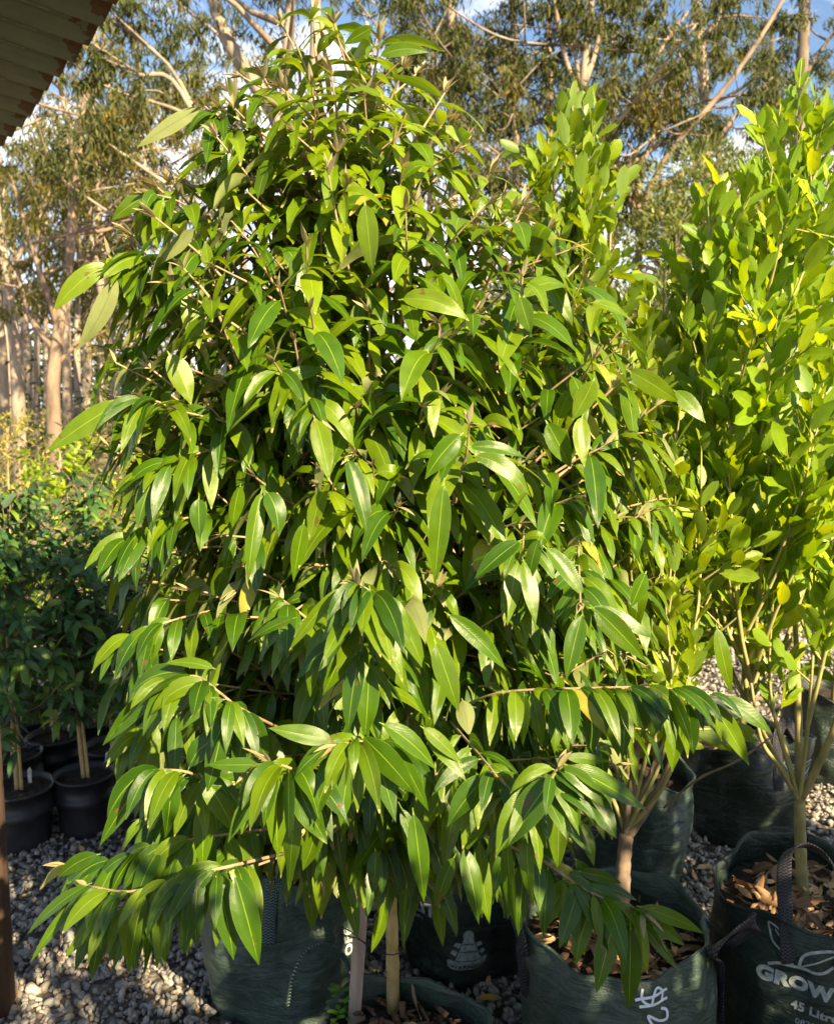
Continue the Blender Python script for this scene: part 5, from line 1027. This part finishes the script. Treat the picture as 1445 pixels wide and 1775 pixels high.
for i, (px, d, lab, tm, na) in enumerate(FT):
    b0 = base_of(px, d); r = random.Random(200 + i); h = d * .34 + 1.6; dx = r.uniform(-.8, .8)
    gum('gum_tree', lab, b0, [b0, b0 + Vector((dx * .3, 0, h * .4)), b0 + Vector((dx, 0, h * .8)), b0 + Vector((dx * 1.6, 0, h * 1.15))], r.uniform(.10, .17), .05, [], [], 200 + i, tm=tm, autol=max(3, na - 4), per=120, csize=.85, Lf=.19, zr=(1.8 + d * .03, h), spread=3.0 * d / 20, lm=M_GUM if i % 3 else M_GUMY, Wr=.2)
# slim trunks of the wood at the lower left
for i, (px, d, w, lean) in enumerate([(112, 18, .09, 3), (122, 20, .08, -3), (132, 21, .09, 2), (205, 17, .06, -10), (60, 21, .08, 4), (150, 25, .1, 2), (178, 26, .1, -3), (80, 27, .09, 0), (225, 23, .08, 3)]):
    b0 = base_of(px, d); tb_ = [b0, Q(px + lean, 640, d), Q(px + lean * 1.5, 540, d), Q(px + lean * 3, 400, d), Q(px + lean * 4, 250, d)]
    gum('gum_tree', ['slim sunlit trunk right beside the reddish gum', 'second slim sunlit trunk from the reddish gum', 'third slim sunlit trunk from the reddish gum', 'slanting slim trunk nearest the crown of the big potted tree', 'slim trunk left of the reddish gum', 'distant pale trunk mid-way to the big crown', 'distant pale trunk close to the big crown', 'dim distant trunk just left of the reddish gum', 'dim distant trunk partly behind the big crown'][i], b0, tb_, w, w * .5, [], [], 300 + i, tm=M_GUMT, autol=4, per=90, csize=.8, Lf=.17, group='slim trunks in the wood at the left', zr=(3.4, 7), spread=1.8)
# rounded bushy trees at the right
def bushy(px, py, d, rad, h, seed, label, n=5200):
    b0 = base_of(px, d); random.seed(seed); T = empty('bushy_tree', b0, label, 'tree', 'rounded bushy trees'); tb = Tubes(); top = P(px, py, d)
    tb.add([b0, (b0 + top) / 2, top], [.10, .08, .03], 8); lv = Leaves(prof_lance, -1); c = top - Vector((0, 0, h * .5))
    for i in range(60):
        v = Vector((random.gauss(0, 1), random.gauss(0, 1), random.gauss(0, 1))).normalized(); v.z *= h / 2 / rad; lc = c + v * rad * random.uniform(.55, .95); cs = rad * .26
        tb.add([c.lerp(lc, .1) - Vector((0, 0, .2)), lc], [.02, .008], 4); hue = random.uniform(0, .3)
        for j in range(n // 60):
            u = rv(1).normalized(); d_ = (u + Vector((0, 0, .6))).normalized(); L_ = random.uniform(.05, .10); lv.add(lc + u * cs * random.uniform(.5, 1.0), d_, rv(1), L_, L_ * .3, .1, 0, rnd=min(1, hue + random.uniform(0, .7)))
    tb.build('trunk', M_GUMD, T); lv.build('crown', M_PINE, T)
bushy(1245, 255, 11, 1.0, 2.0, 401, 'rounded olive bushy tree with its top against the blue sky', 9000)
bushy(1175, 330, 10.5, .75, 1.7, 402, 'rounded yellowish bushy tree, left and lower of the pair with the blue sky above', 7000)
bushy(1330, 300, 12, 1.1, 2.2, 403, 'rounded bushy tree mostly behind the tall lime tree', 7000)
bushy(1150, 470, 9.5, .6, 1.4, 404, 'low rounded bushy tree beneath the leaning gum', 5000)
# undergrowth: one mass
random.seed(77); lv = Leaves(prof_lance, -1)
for i in range(420):
    d = random.uniform(10.5, 30); x = random.uniform(-.62, .62) * d; zt = random.uniform(.3, 1.4 + d * .075); hue = random.uniform(0, .6); y = d
    c = Vector((x, y, zt * random.random()))
    for j in range(85):
        L_ = random.uniform(.10, .2) * (d / 16) ** .5; lv.add(c + Vector((random.gauss(0, .4), random.gauss(0, .4), random.gauss(0, .32))), rv(1), rv(1), L_, L_ * .3, .2, 0, rnd=min(1, hue + random.random() * .4))
tag(lv.build('undergrowth', M_GUM), 'dim mixed scrub along the foot of the wood', 'undergrowth', kind='stuff')
lv = Leaves(prof_lance, -1); random.seed(78)
for i in range(520):
    d = random.uniform(32, 46); x = random.uniform(-.62, .62) * d; z = random.uniform(.2, 1) ** .8 * (4.2 + 1.6 * math.sin(x * .33) + 1.6 * math.sin(x * .9)); hue = random.uniform(0, .5); c = Vector((x, d, z))
    for j in range(60):
        L_ = random.uniform(.3, .6); lv.add(c + Vector((random.gauss(0, .9), random.gauss(0, .6), random.gauss(0, .6))), rv(1) + Vector((0, 0, -.6)), rv(1), L_, L_ * .3, .2, 0, rnd=min(1, hue + random.random() * .35))
tag(lv.build('far_wood', M_GUM), 'far hazy belt of forest behind the gums', 'woodland', kind='stuff')
